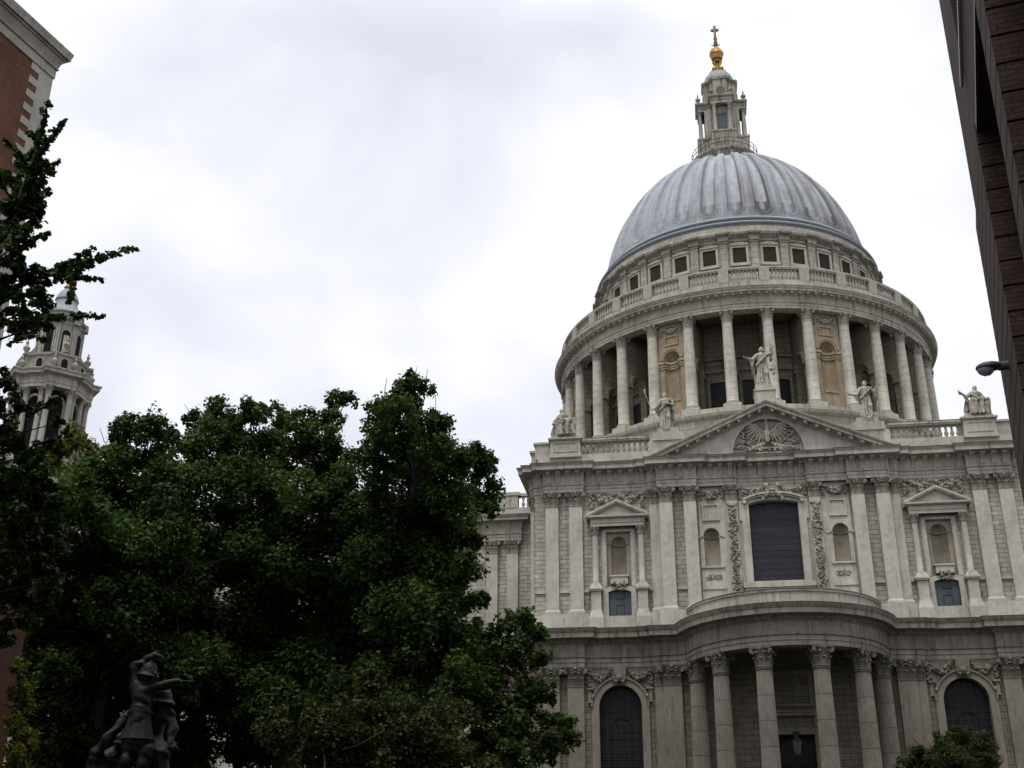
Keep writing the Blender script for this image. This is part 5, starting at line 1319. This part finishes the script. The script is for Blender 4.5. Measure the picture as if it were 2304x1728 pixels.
for a, b, c, d in OPEN:
    q = [(a, c), (b, c), (b, d), (a, d)]
    for m, n_ in zip(q, q[1:]+q[:1]): mb.add([(m[0], 0, m[1]), (n_[0], 0, n_[1]), (n_[0], 1.1, n_[1]), (m[0], 1.1, m[1])], [(0, 1, 2, 3)])
mb.add([(0, 0, -8), (0, 80, -8), (0, 80, 26), (0, 0, 26)], [(0, 1, 2, 3)]); mb.add([(0, 0, 26), (40, 0, 26), (40, 80, 26), (0, 80, 26)], [(0, 1, 2, 3)])
mb.build('wall', M_brick2, BR, 0)
for a, b, c, d in OPEN:
    mb = MB(); mb.box(a, b, 1.0, 1.1, c, d); mb.build('window', M_black, BR, 0)
mb = MB(); mb.box(3.2, 6.4, -.03, .02, 5.04, 5.14); mb.build('lintel', M_iron, BR, 0)
mb = MB(); mb.tube([(2.46, -.06, 6.46), (10.4, -.06, 6.46)], .03, 8); mb.build('conduit', M_lens, BR)
WL = thing('wall_lamp', 'grey cobra-head lamp sticking out from the dark brick wall at the right edge', 'lamp', (cxr, cyr, 0), rz)
mb = MB(); y0 = -.08
prof = [(0, .0, .0), (-.02, .04, .04), (-.10, .085, .075), (-.22, .12, .095), (-.38, .125, .09), (-.50, .10, .075), (-.60, .06, .055), (-.8, .05, .05)]
vs = []; n = 14
for y, hx, hz in prof:
    for k in range(n):
        a = 2*PI*k/n; s_ = math.sin(a); vs.append((1.75+hx*math.cos(a), -.52-.65*y, 1.78+hz*(s_ if s_ > 0 else s_*.55)))
mb.add(vs, [(i*n+k, i*n+(k+1) % n, (i+1)*n+(k+1) % n, (i+1)*n+k) for i in range(len(prof)-1) for k in range(n)])
mb.build('housing', M_lamp, WL, 50)
mb = MB(); vs = []
for y, hx, hz in ((.03, .03, .02), (.08, .075, .07), (.18, .10, .105), (.30, .10, .10), (.38, .07, .06), (.41, .03, .02)):
    for k in range(9): a = PI+PI*k/8; vs.append((1.75+hx*math.cos(a), -.52+.65*y, 1.755+hz*math.sin(a)))
mb.add(vs, [(i*9+k, i*9+k+1, (i+1)*9+k+1, (i+1)*9+k) for i in range(5) for k in range(8)]); mb.build('lens', M_lens, WL)
mb = MB(); mb.box(1.62, 1.88, -.03, .0, 1.6, 1.95); mb.tube([(1.75, -.02, 1.78), (1.75, -.2, 1.78)], .07, 10); mb.build('bracket', M_lamp, WL)

# ------------------------------------------------------------------ bronze firefighters' memorial
mp_ = look(297, 1593, 20); sM = 1.16; zf = mp_[2]-.78*sM
az = math.atan2(mp_[0]-CX, mp_[1]-CY)
ME = thing('memorial_statue', 'dark bronze memorial of firefighters in helmets, the tallest pointing to the right', 'memorial', (mp_[0], mp_[1], zf), -az)
ME.scale = (1, 1, 1)
def bronze(name, prims, h=.0125, warp=None):
    f, lo = sdf_field(prims, h, warp); V, F = surface_nets(f, lo, h); return np_mesh(name, V*sM, F, M_bronze, ME, True)
def wr(X, Y, Z): return .012*np.sin(17*X+9*Z+4*np.sin(11*Z+5*Y))*np.sin(13*Z-8*Y)
def helmet(c, tilt, parent, r=.155, roll=0):
    mb = MB(); mb.lathe([(r*1.0, -.02), (r*1.42, -.035), (r*1.45, -.025), (r*1.02, .02), (r*.98, .05), (r*.8, .11), (r*.45, .145), (0, .155)], 24)
    mb.tube([(0, -r*.9, .07), (0, -r*.5, .145), (0, 0, .168), (0, r*.5, .145), (0, r*.9, .07)], .014, 6)
    Rm = Matrix.Rotation(roll, 3, 'Y') @ Matrix.Rotation(tilt, 3, 'X')
    mb.v = [tuple((Rm@Vector(v)+Vector(c))*sM) for v in mb.v]
    return mb.build('helmet', M_bronze, parent)
# pointing officer
p = [((0, 0, .88), (0, 0, 1.12), .135, .125, .06), ((0, 0, 1.12), (.01, 0, 1.36), .125, .145, .06), ((-.10, .05, 1.42), (.11, -.05, 1.43), .08, .08, .06), ((0, 0, .98), (0, .01, .74), .14, .19, .05, (1, .9, 1)),
     ((-.09, 0, .82), (-.10, -.03, .46), .095, .075, .04), ((-.10, -.03, .46), (-.12, .04, .06), .07, .055, .04), ((.09, 0, .82), (.10, -.06, .46), .095, .075, .04), ((.10, -.06, .46), (.11, .0, .06), .07, .055, .04),
     ((-.12, .02, .05), (-.13, -.16, .04), .05, .045, .03), ((.11, -.02, .05), (.13, -.2, .04), .05, .045, .03),
     ((0, .0, 1.44), (.01, -.02, 1.54), .06, .055, .03), ((-.12, 0, 1.10), (.12, 0, 1.10), .045, .045, .02),
     ((.09, -.03, 1.43), (.29, -.06, 1.47), .074, .058, .04), ((.29, -.06, 1.47), (.44, -.1, 1.515), .06, .042, .03),
     ((-.10, .02, 1.42), (-.15, .02, 1.70), .074, .058, .03), ((-.15, .02, 1.70), (.09, -.06, 1.86), .06, .045, .03)]
hand(p, (.44, -.1, 1.515), (1, -.15, .12), (0, 0, -1), 1.0, .12, 1); hand(p, (.09, -.06, 1.86), (1, -.2, -.25), (0, -.2, -1), 1.05, .45, 1)
head(p, (.035, -.05, 1.565), .9, (.55, -.5, -.15), False, False)
p += [((.02, -.05, 1.63), (.05, -.07, 1.62), .10, .10, .02), ((.08, -.10, 1.60), (.13, -.14, 1.59), .05, .03, .02)]
o = bronze('officer', p, .0125, wr); helmet((.04, -.05, 1.615), .15, o, .105, .12)
mb = MB(); mb.lathe([(.135, 1.10), (.15, 1.02), (.185, .86), (.225, .75), (.21, .745), (.15, .80)], 28)
mb.v = [(a*sM*(1+.05*math.sin(9*math.atan2(b, a))), b*sM*.85*(1+.05*math.sin(9*math.atan2(b, a))), c*sM) for a, b, c in mb.v]; mb.build('coat_skirt', M_bronze, o, 30)
mb = MB(); mb.lathe([(.15, 1.08), (.16, 1.09), (.16, 1.13), (.15, 1.14)], 24); mb.v = [(a*sM, b*sM*.9, c*sM) for a, b, c in mb.v]; mb.build('belt', M_bronze, o, 30)
# second man leaning forward, seen in profile
p = [((.16, .25, .74), (.18, .22, .98), .16, .15, .06), ((.18, .22, .98), (.24, .18, 1.10), .15, .14, .06), ((.12, .28, 1.13), (.36, .1, 1.12), .085, .085, .05), ((.24, .17, 1.14), (.26, .13, 1.22), .06, .055, .03),
     ((.36, .1, 1.12), (.44, .05, .92), .078, .066, .04), ((.44, .05, .92), (.42, -.02, .73), .064, .048, .03), ((.12, .28, 1.12), (.10, .15, .82), .078, .065, .04), ((.10, .15, .82), (.36, .02, .69), .06, .045, .03),
     ((.12, .22, .74), (.14, -.05, .62), .12, .10, .05), ((.14, -.05, .62), (.12, .02, .12), .085, .06, .04), ((.22, .22, .74), (.34, .0, .60), .12, .10, .05), ((.34, .0, .6), (.42, .05, .10), .085, .06, .04),
     ((.12, .02, .05), (.15, -.16, .04), .05, .045, .03), ((.42, .05, .05), (.47, -.12, .04), .05, .045, .03)]
hand(p, (.42, -.02, .73), (.5, -.3, -.6), (0, 1, 0), 1.0, .7, 1); hand(p, (.36, .02, .69), (1, -.1, .05), (0, 0, -1), 1.0, .35, -1)
head(p, (.27, .10, 1.26), .95, (.75, -.55, -.15), False, False)
o = bronze('hose_man', p, .0125, wr); helmet((.265, .10, 1.285), .05, o, .128, .06)
# third man bent low on the left
p = [((-.42, .1, .42), (-.30, .08, .62), .18, .16, .06), ((-.30, .08, .62), (-.2, .05, .8), .16, .14, .06), ((-.30, .0, .78), (-.12, .15, .84), .085, .085, .05), ((-.27, -.02, .8), (-.36, -.1, .6), .07, .058, .04), ((-.36, -.1, .6), (-.2, -.2, .5), .055, .042, .03),
     ((-.14, .12, .86), (-.17, .08, 1.06), .075, .06, .04), ((-.17, .08, 1.06), (-.1, .1, 1.15), .055, .04, .03), ((-.44, .1, .4), (-.28, -.1, .34), .13, .1, .05), ((-.28, -.1, .34), (-.34, .05, .06), .09, .06, .04), ((-.5, .15, .38), (-.62, .15, .12), .12, .08, .05), ((-.62, .15, .12), (-.5, .15, .05), .07, .06, .04),
     ((-.15, .0, .86), (-.08, -.04, .92), .06, .055, .03),
     ((-.10, -.20, 1.32), (-.32, -.24, 1.0), .06, .065, .04), ((-.32, -.24, 1.0), (-.44, -.12, .82), .065, .07, .05), ((-.44, -.12, .82), (-.44, .0, .55), .08, .12, .06)]
hand(p, (-.2, -.2, .5), (1, -.2, -.1), (0, 0, -1), 1.0, .9, 1); head(p, (-.06, -.06, .96), .92, (.7, -.6, -.1), False, False)
sh = np.array((-.06, .34, -.24)); p = [(np.array(q[0])+sh, np.array(q[1])+sh)+tuple(q[2:]) for q in p]
o = bronze('kneeling_man', p, .0125, wr); helmet((-.125, .28, .745), .1, o, .125, .1)
mb = MB(); mb.tube([(-.7, .3, .1), (-.5, .2, .4), (-.2, .3, .62), (.1, .25, .66), (.5, .02, .66)], .03, 8); mb.v = [(a*sM, b*sM, c*sM) for a, b, c in mb.v]; mb.build('hose', M_bronze, ME)
mb = MB(); mb.lathe([(0.01, .02), (.95, .02), (.98, -.1), (.9, -.2), (.9, -1.5), (1.0, -1.6), (1.05, gz(mp_[1])-zf-.05)], 8); mb.build('plinth', M_bronze, ME, 0)

# ------------------------------------------------------------------ trees
def leaves(name, C_, Nn, size, mat, parent, kind='plane', tint=(.62, 1.4), warm=.12, G_=None):
    n = len(C_)
    Nn = Nn/np.linalg.norm(Nn, axis=1, keepdims=True)
    ref = rng.normal(size=(n, 3)); U = np.cross(Nn, ref); U /= np.linalg.norm(U, axis=1, keepdims=True); W = np.cross(Nn, U)
    if kind == 'plane': sh = np.array([(0, -.5, 0), (.30, -.28, .04), (.52, .02, .10), (.24, .14, .03), (0, .55, -.06), (-.24, .14, .03), (-.52, .02, .10), (-.30, -.28, .04)])
    elif kind == 'fan': sh = np.array([(0, -.5, 0), (.36, -.18, .04), (.56, .18, .10), (.32, .46, .03), (0, .40, -.03), (-.32, .46, .03), (-.56, .18, .10), (-.36, -.18, .04)])
    else: sh = np.array([(0, -.6, 0), (.26, -.1, .05), (.2, .3, .05), (0, .6, -.04), (-.2, .3, .05), (-.26, -.1, .05)])
    k = len(sh); sz = size*rng.uniform(.55, 1.5, n)
    V = C_[:, None]+sz[:, None, None]*(sh[None, :, 0, None]*U[:, None]+sh[None, :, 1, None]*W[:, None]+sh[None, :, 2, None]*Nn[:, None])
    F = np.arange(n*k).reshape(n, k)
    o = np_mesh(name, V.reshape(-1, 3), F, mat, parent, False)
    t = rng.uniform(tint[0], tint[1], n); wv = rng.uniform(0, warm, n)
    if G_ is not None: t = t*G_[:, 0]; wv = wv*G_[:, 1]
    col = np.stack([t*(1+2.2*wv), t*(1+.8*wv), t*(1-wv), np.ones(n)], 1)
    at = o.data.color_attributes.new('tint', 'FLOAT_COLOR', 'POINT')
    at.data.foreach_set('color', np.repeat(col, k, axis=0).astype(np.float32).ravel())
    return o
def pxm(P): return float((np.array(P)-np.array([CX, CY, CZ]))@FW)*(2304/2212)/FPX       # metres per picture unit at P
def clump_points(P, r, count, subs=13, squash=.85):
    """leaf points in lumpy sub-clumps around P; returns points and outward normals"""
    d = rng.normal(size=(subs, 3)); d /= np.linalg.norm(d, axis=1, keepdims=True); d[:, 2] *= squash
    q = P+d*r*rng.uniform(.35, .95, (subs, 1)); sr = r*rng.uniform(.18, .46, subs)
    k = rng.integers(0, subs, count); e = rng.normal(size=(count, 3)); e /= np.linalg.norm(e, axis=1, keepdims=True)
    rad = rng.uniform(.3, 1.05, (count, 1))**.7*np.where(rng.random((count, 1)) < .14, rng.uniform(1, 1.5, (count, 1)), 1)
    pts = q[k]+e*sr[k][:, None]*rad
    nr = e*.7+rng.normal(size=(count, 3))*.55+np.array([0, 0, .75])
    gt = np.stack([rng.uniform(.68, 1.38, subs), rng.uniform(.2, 1.3, subs)], 1)[k]
    return pts, nr, gt
def limb(mb, a, b, r0, r1, wig=.12, seg=7):
    a = np.array(a); b = np.array(b); L = np.linalg.norm(b-a); pts = []
    for i in range(seg+1):
        t = i/seg; p = a+(b-a)*t; p = p+rng.normal(size=3)*wig*L*.12*math.sin(PI*t)+np.array([0, 0, -.08*L*math.sin(PI*t)]); pts.append(p)
    mb.tube(pts, [r0+(r1-r0)*i/seg for i in range(seg+1)], 7)
def tree(name, label, cat, base_uv, D, clumps, leaf=.20, dens=1.0, mat=None, kind='plane', group=None, trunk_r=.42, jit=2.6, warm=.2, fork=.45, tint=(.7, 1.35), subs=22, base=None, dd=None):
    b = look(*base_uv, D) if base is None else np.array(base, float); b[2] = gz(b[1])-.1
    root = thing(name, label, cat, tuple(b), 0, group)
    Ps = []; Ns = []; Gs = []; tops = []
    for c in clumps:
        u, v, r = c[:3]; DD = D+(c[3] if len(c) > 3 else rng.uniform(-jit, jit))
        P = look(u, v, DD); m = pxm(P); R = r*m
        n = int(dens*95*(R/leaf)**2*.36)
        a, nn, gg = clump_points(P, R, n, subs); Ps.append(a); Ns.append(nn); Gs.append(gg); tops.append((P, R))
    Ps = np.concatenate(Ps)-b; Ns = np.concatenate(Ns)
    leaves('crown', Ps, Ns, leaf, mat or M_leaf, root, kind, tint, warm, np.concatenate(Gs))
    mb = MB(); cen = np.mean([t[0] for t in tops], 0)-b; top = max(t[0][2] for t in tops)-b[2]
    hub = np.array([cen[0]*.35, cen[1]*.35, top*fork]); hub2 = np.array([cen[0]*.75, cen[1]*.75, top*min(.85, fork+.25)])
    limb(mb, (0, 0, 0), hub, trunk_r, trunk_r*.7, .3); limb(mb, hub, hub2, trunk_r*.68, trunk_r*.4, .3)
    for P, R in tops:
        q = P-b; s_ = hub if q[2] < (hub[2]+hub2[2])/2+1 else hub2
        limb(mb, s_, q, trunk_r*.30, .03, .9, 6)
        for k in range(4):
            e = q+rng.normal(size=3)*R*.55; limb(mb, s_+(q-s_)*rng.uniform(.6, .95), e, .045, .012, .8, 4)
    mb.build('trunk', M_bark, root)
    return root
def fill(us, vs, r, dd): return [(u+rng.uniform(-25, 25), v+rng.uniform(-25, 25), r*rng.uniform(.85, 1.15), dd) for u in us for v in vs]
T1 = fill((790, 870, 950), (1500, 1580, 1650), 62, 5)+fill((790, 860), (1220, 1310, 1400), 65, 5)+[(890, 838, 48), (868, 880, 58), (830, 900, 48), (850, 930, 80), (925, 930, 58), (900, 985, 85), (960, 1000, 65), (1020, 1000, 48), (1052, 1000, 30), (1040, 1060, 52), (1058, 1098, 30), (970, 1080, 85), (880, 1090, 105), (800, 1020, 75), (960, 1170, 82), (1005, 1230, 48), (985, 1290, 55), (860, 1220, 125), (900, 1330, 115), (1000, 1370, 60), (800, 1130, 95), (960, 1420, 85), (860, 1450, 105), (985, 1235, 40), (1020, 1170, 30), (1035, 1290, 25)]
tree('plane_tree', 'tallest dark green plane tree, its leaning top highest of all the trees, beside the transept', 'tree', (845, 1640), 58, T1, .175, .95, group='plane trees in front of the cathedral', trunk_r=.45)
T2 = fill((430, 520, 610, 700, 780), (1440, 1530, 1620), 70, 6)+fill((440, 540, 640, 740), (1150, 1250, 1350), 70, 6)+[(737, 862, 34), (715, 905, 34), (655, 905, 42), (690, 945, 58), (600, 905, 40), (540, 888, 40), (480, 895, 42), (430, 905, 40), (520, 950, 72), (620, 980, 85), (720, 1020, 75), (440, 970, 68), (540, 1060, 115), (670, 1100, 115), (760, 1130, 70), (430, 1080, 95), (600, 1210, 130), (720, 1250, 105), (480, 1220, 120), (650, 1370, 130), (520, 1380, 125), (770, 1400, 95), (420, 1380, 90), (655, 1500, 120), (520, 1500, 110)]
tree('plane_tree', 'broad dark plane tree with a bumpy top, next left of the tallest one', 'tree', (610, 1640), 63, T2, .175, .95, group='plane trees in front of the cathedral', trunk_r=.45)
T3 = fill((70, 140, 210, 290), (1420, 1500, 1580, 1650), 55, 8)+fill((80, 130, 190), (1380, 1450, 1530, 1600), 40, 1.5)+fill((80, 170, 260, 350, 420), (1440, 1520, 1600, 1660), 62, 6)+fill((30, 110, 200, 300, 390), (1080, 1180, 1280, 1370), 66, 6)+[(292, 918, 40), (262, 930, 34), (335, 920, 38), (300, 975, 62), (365, 960, 42), (245, 1000, 52), (190, 1010, 42), (350, 1040, 85), (250, 1080, 90), (160, 1080, 75), (100, 1060, 65), (330, 1160, 110), (210, 1190, 115), (110, 1190, 90), (60, 1120, 60), (290, 1290, 115), (170, 1320, 105), (380, 1280, 95), (80, 1310, 60), (330, 1400, 95), (210, 1430, 70), (130, 1440, 50), (400, 1440, 80)]
tree('plane_tree', 'dark plane tree with leaning trunk standing behind the bronze memorial', 'tree', (190, 1900), 60, T3, .175, .95, group='plane trees in front of the cathedral', trunk_r=.42)
T3b = [(165, 945, 36), (195, 965, 30), (135, 975, 40), (200, 1000, 34), (150, 1030, 45), (90, 1000, 40)]
tree('tree', 'lighter yellowish treetop right under the bell tower', 'tree', (170, 1600), 84, T3b, .26, .75, mat=leaf_mat('olive leaf', (.075, .085, .02)), group='plane trees in front of the cathedral', trunk_r=.3)
T4 = [(1132, 1338, 30), (1095, 1360, 42), (1160, 1368, 28), (1050, 1400, 55), (1125, 1410, 52), (1172, 1420, 22), (1085, 1480, 80), (1170, 1490, 38), (1000, 1480, 70), (1130, 1560, 72), (1200, 1570, 42), (1235, 1590, 26), (1060, 1570, 70), (1180, 1615, 50), (1110, 1640, 50), (1020, 1620, 50), (1225, 1560, 22)]
tree('plane_tree', 'smaller plane tree with a drooping right side, in front of the transept corner', 'tree', (1085, 1850), 55, T4, .175, .95, group='plane trees in front of the cathedral', trunk_r=.28, jit=1.5)
T5 = [(720, 1560, 75), (800, 1530, 70), (880, 1560, 80), (960, 1560, 70), (760, 1620, 80), (860, 1640, 85), (960, 1640, 75), (680, 1620, 60), (600, 1580, 60), (1030, 1660, 50), (800, 1470, 40)]
tree('small_tree', 'low dull fine-leaved tree under the plane trees at the bottom middle', 'tree', (830, 1800), 50, T5, .13, .8, mat=leaf_mat('dull leaf', (.022, .030, .011)), trunk_r=.18, jit=1.5)
T6 = [(2070, 1590, 34), (2040, 1610, 36), (2110, 1615, 36), (1990, 1632, 34), (2060, 1640, 50), (2130, 1650, 34), (1960, 1655, 30), (2010, 1670, 40), (2090, 1680, 50), (2150, 1690, 36), (1950, 1690, 30), (2020, 1720, 55), (2110, 1730, 55)]
tree('small_tree', 'round dull green tree in front of the right arched window', 'tree', (2055, 1900), 70, T6, .10, 1.3, mat=M_leaf3, kind='oval', trunk_r=.15, jit=1.2, subs=20)
T7 = [(40, 1440, 24), (58, 1480, 22), (35, 1500, 28), (60, 1525, 20), (30, 1560, 30), (55, 1590, 26), (25, 1620, 30), (70, 1610, 16), (30, 1660, 34)]
tree('shrub', 'yellow green shrub against the low brick wing, lower left', 'shrub', (35, 1900), 40, T7, .085, .8, mat=M_leafy, kind='oval', trunk_r=.06, jit=.6)

# ginkgo reaching into the picture from the left, close to the photographer
G = thing('ginkgo_tree', 'dark ginkgo tree at the left edge, its leafy twigs reaching in front of the tower', 'tree', (0, 0, 0))
gb = look(-190, 1250, 14); gb[2] = gz(gb[1]); G.location = tuple(gb)
mbG = MB(); Ps = []; Ns = []
def twig(pts, D, r_px, n_px=1.0, rr=.012):
    W = [look(u, v, D+dz) for (u, v), dz in zip(pts, np.linspace(0, rng.uniform(-.5, .5), len(pts)))]
    mbG.tube([w_-gb for w_ in W], [rr*(1-.8*i/(len(W)-1))+.002 for i in range(len(W))], 6)
    for a, b in zip(W, W[1:]):
        L = np.linalg.norm(b-a); m = pxm(a); R = r_px*m
        k = int(L*R*2/(.055*.055*.42)*1.05*n_px); t = rng.uniform(0, 1, (k, 1))
        o = rng.normal(size=(k, 3)); o /= np.linalg.norm(o, axis=1, keepdims=True)
        taper = (1-.55*t)
        Ps.append(a+(b-a)*t+o*R*rng.uniform(.1, 1, (k, 1))*taper); Ns.append(o*.6+rng.normal(size=(k, 3))*.6+np.array([0, 0, .6]))
def gclump(u, v, r, D):
    P = look(u, v, D); m = pxm(P); R = r*m; R *= 1.12; n = int(95*(R/.055)**2*.24)
    a, b, _ = clump_points(P, R, n, 9, 1.0); Ps.append(a); Ns.append(b)
    tu = float(np.interp(v+60, [345, 460, 620, 850, 1100, 1400], [72, 30, -80, -140, -185, -200])); A_ = look(tu, v+60, 14); mbG.tube([A_-gb, (A_+P)/2-gb+np.array([0, 0, -.04]), P-gb], [.022, .014, .004], 6)
for q in (((55, 420), (80, 330), (98, 250), (103, 215)), ((75, 350), (110, 300), (142, 258)), ((60, 430), (95, 380), (128, 345)), ((70, 380), (40, 330), (8, 300)), ((55, 470), (85, 430), (108, 405)), ((40, 540), (75, 515), (106, 503))):
    twig(q, 14, 14)
for q in (((-80, 690), (-10, 655), (60, 605), (130, 580), (200, 572)), ((130, 580), (200, 560), (255, 545), (298, 537)), ((110, 595), (165, 598), (222, 606)), ((120, 585), (160, 560), (205, 535)), ((-85, 720), (-10, 700), (70, 690), (150, 682), (230, 683)), ((20, 740), (60, 725), (105, 735)), ((140, 590), (160, 620), (150, 650))):
    twig(q, 13.5, 15)
for u, v, r in ((85, 300, 22), (70, 345, 30), (95, 370, 22), (60, 400, 32), (25, 395, 26), (80, 430, 24), (35, 450, 36), (70, 470, 26), (15, 500, 32), (50, 520, 32), (20, 560, 32), (55, 590, 32), (95, 600, 25), (15, 630, 36), (60, 650, 36), (100, 660, 24), (20, 700, 34), (60, 710, 30), (95, 700, 22), (-5, 380, 20), (130, 590, 22), (160, 580, 22)):
    gclump(u, v, r, 14+rng.uniform(-.6, .6))
for u, v, r in ((0, 820, 30), (30, 865, 22), (8, 900, 34), (50, 885, 14), (85, 876, 14), (115, 868, 13), (30, 945, 32), (120, 915, 16), (15, 970, 44), (70, 985, 36), (120, 970, 20), (20, 1040, 50), (70, 1060, 40), (20, 1120, 52), (60, 1180, 40), (15, 1220, 46), (40, 1280, 34), (5, 1340, 30), (90, 1120, 34), (60, 1010, 40), (10, 1080, 40), (55, 1090, 40), (100, 1050, 34), (35, 1170, 44), (80, 1230, 36), (20, 1280, 40), (55, 1330, 26), (85, 1300, 34), (100, 1180, 36), (15, 1380, 20), (120, 1250, 34), (115, 1100, 34)):
    gclump(u, v, r, 14.6+rng.uniform(-.6, .6))
for i in range(34): gclump(rng.uniform(-330, -70), rng.uniform(420, 1250), rng.uniform(34, 60), 14+rng.uniform(-1.2, 1.2))      # the rest of the crown, left of the picture
for q in (((60, 900), (110, 870), (140, 850)), ((70, 960), (120, 950), (150, 925))): twig(q, 14.5, 12)
mbG.tube([(0, 0, 0)]+[look(u, v, 14)-gb for u, v in ((-187, 1150), (-170, 1000), (-140, 850), (-80, 620), (-20, 530), (30, 460), (72, 345), (98, 250))], [.17, .15, .13, .11, .075, .05, .03, .014, .005], 9)
mbG.build('trunk', M_bark, G)
leaves('crown', np.concatenate(Ps)-gb, np.concatenate(Ns), .056, M_leaf2, G, 'fan', (.6, 1.35), .1)
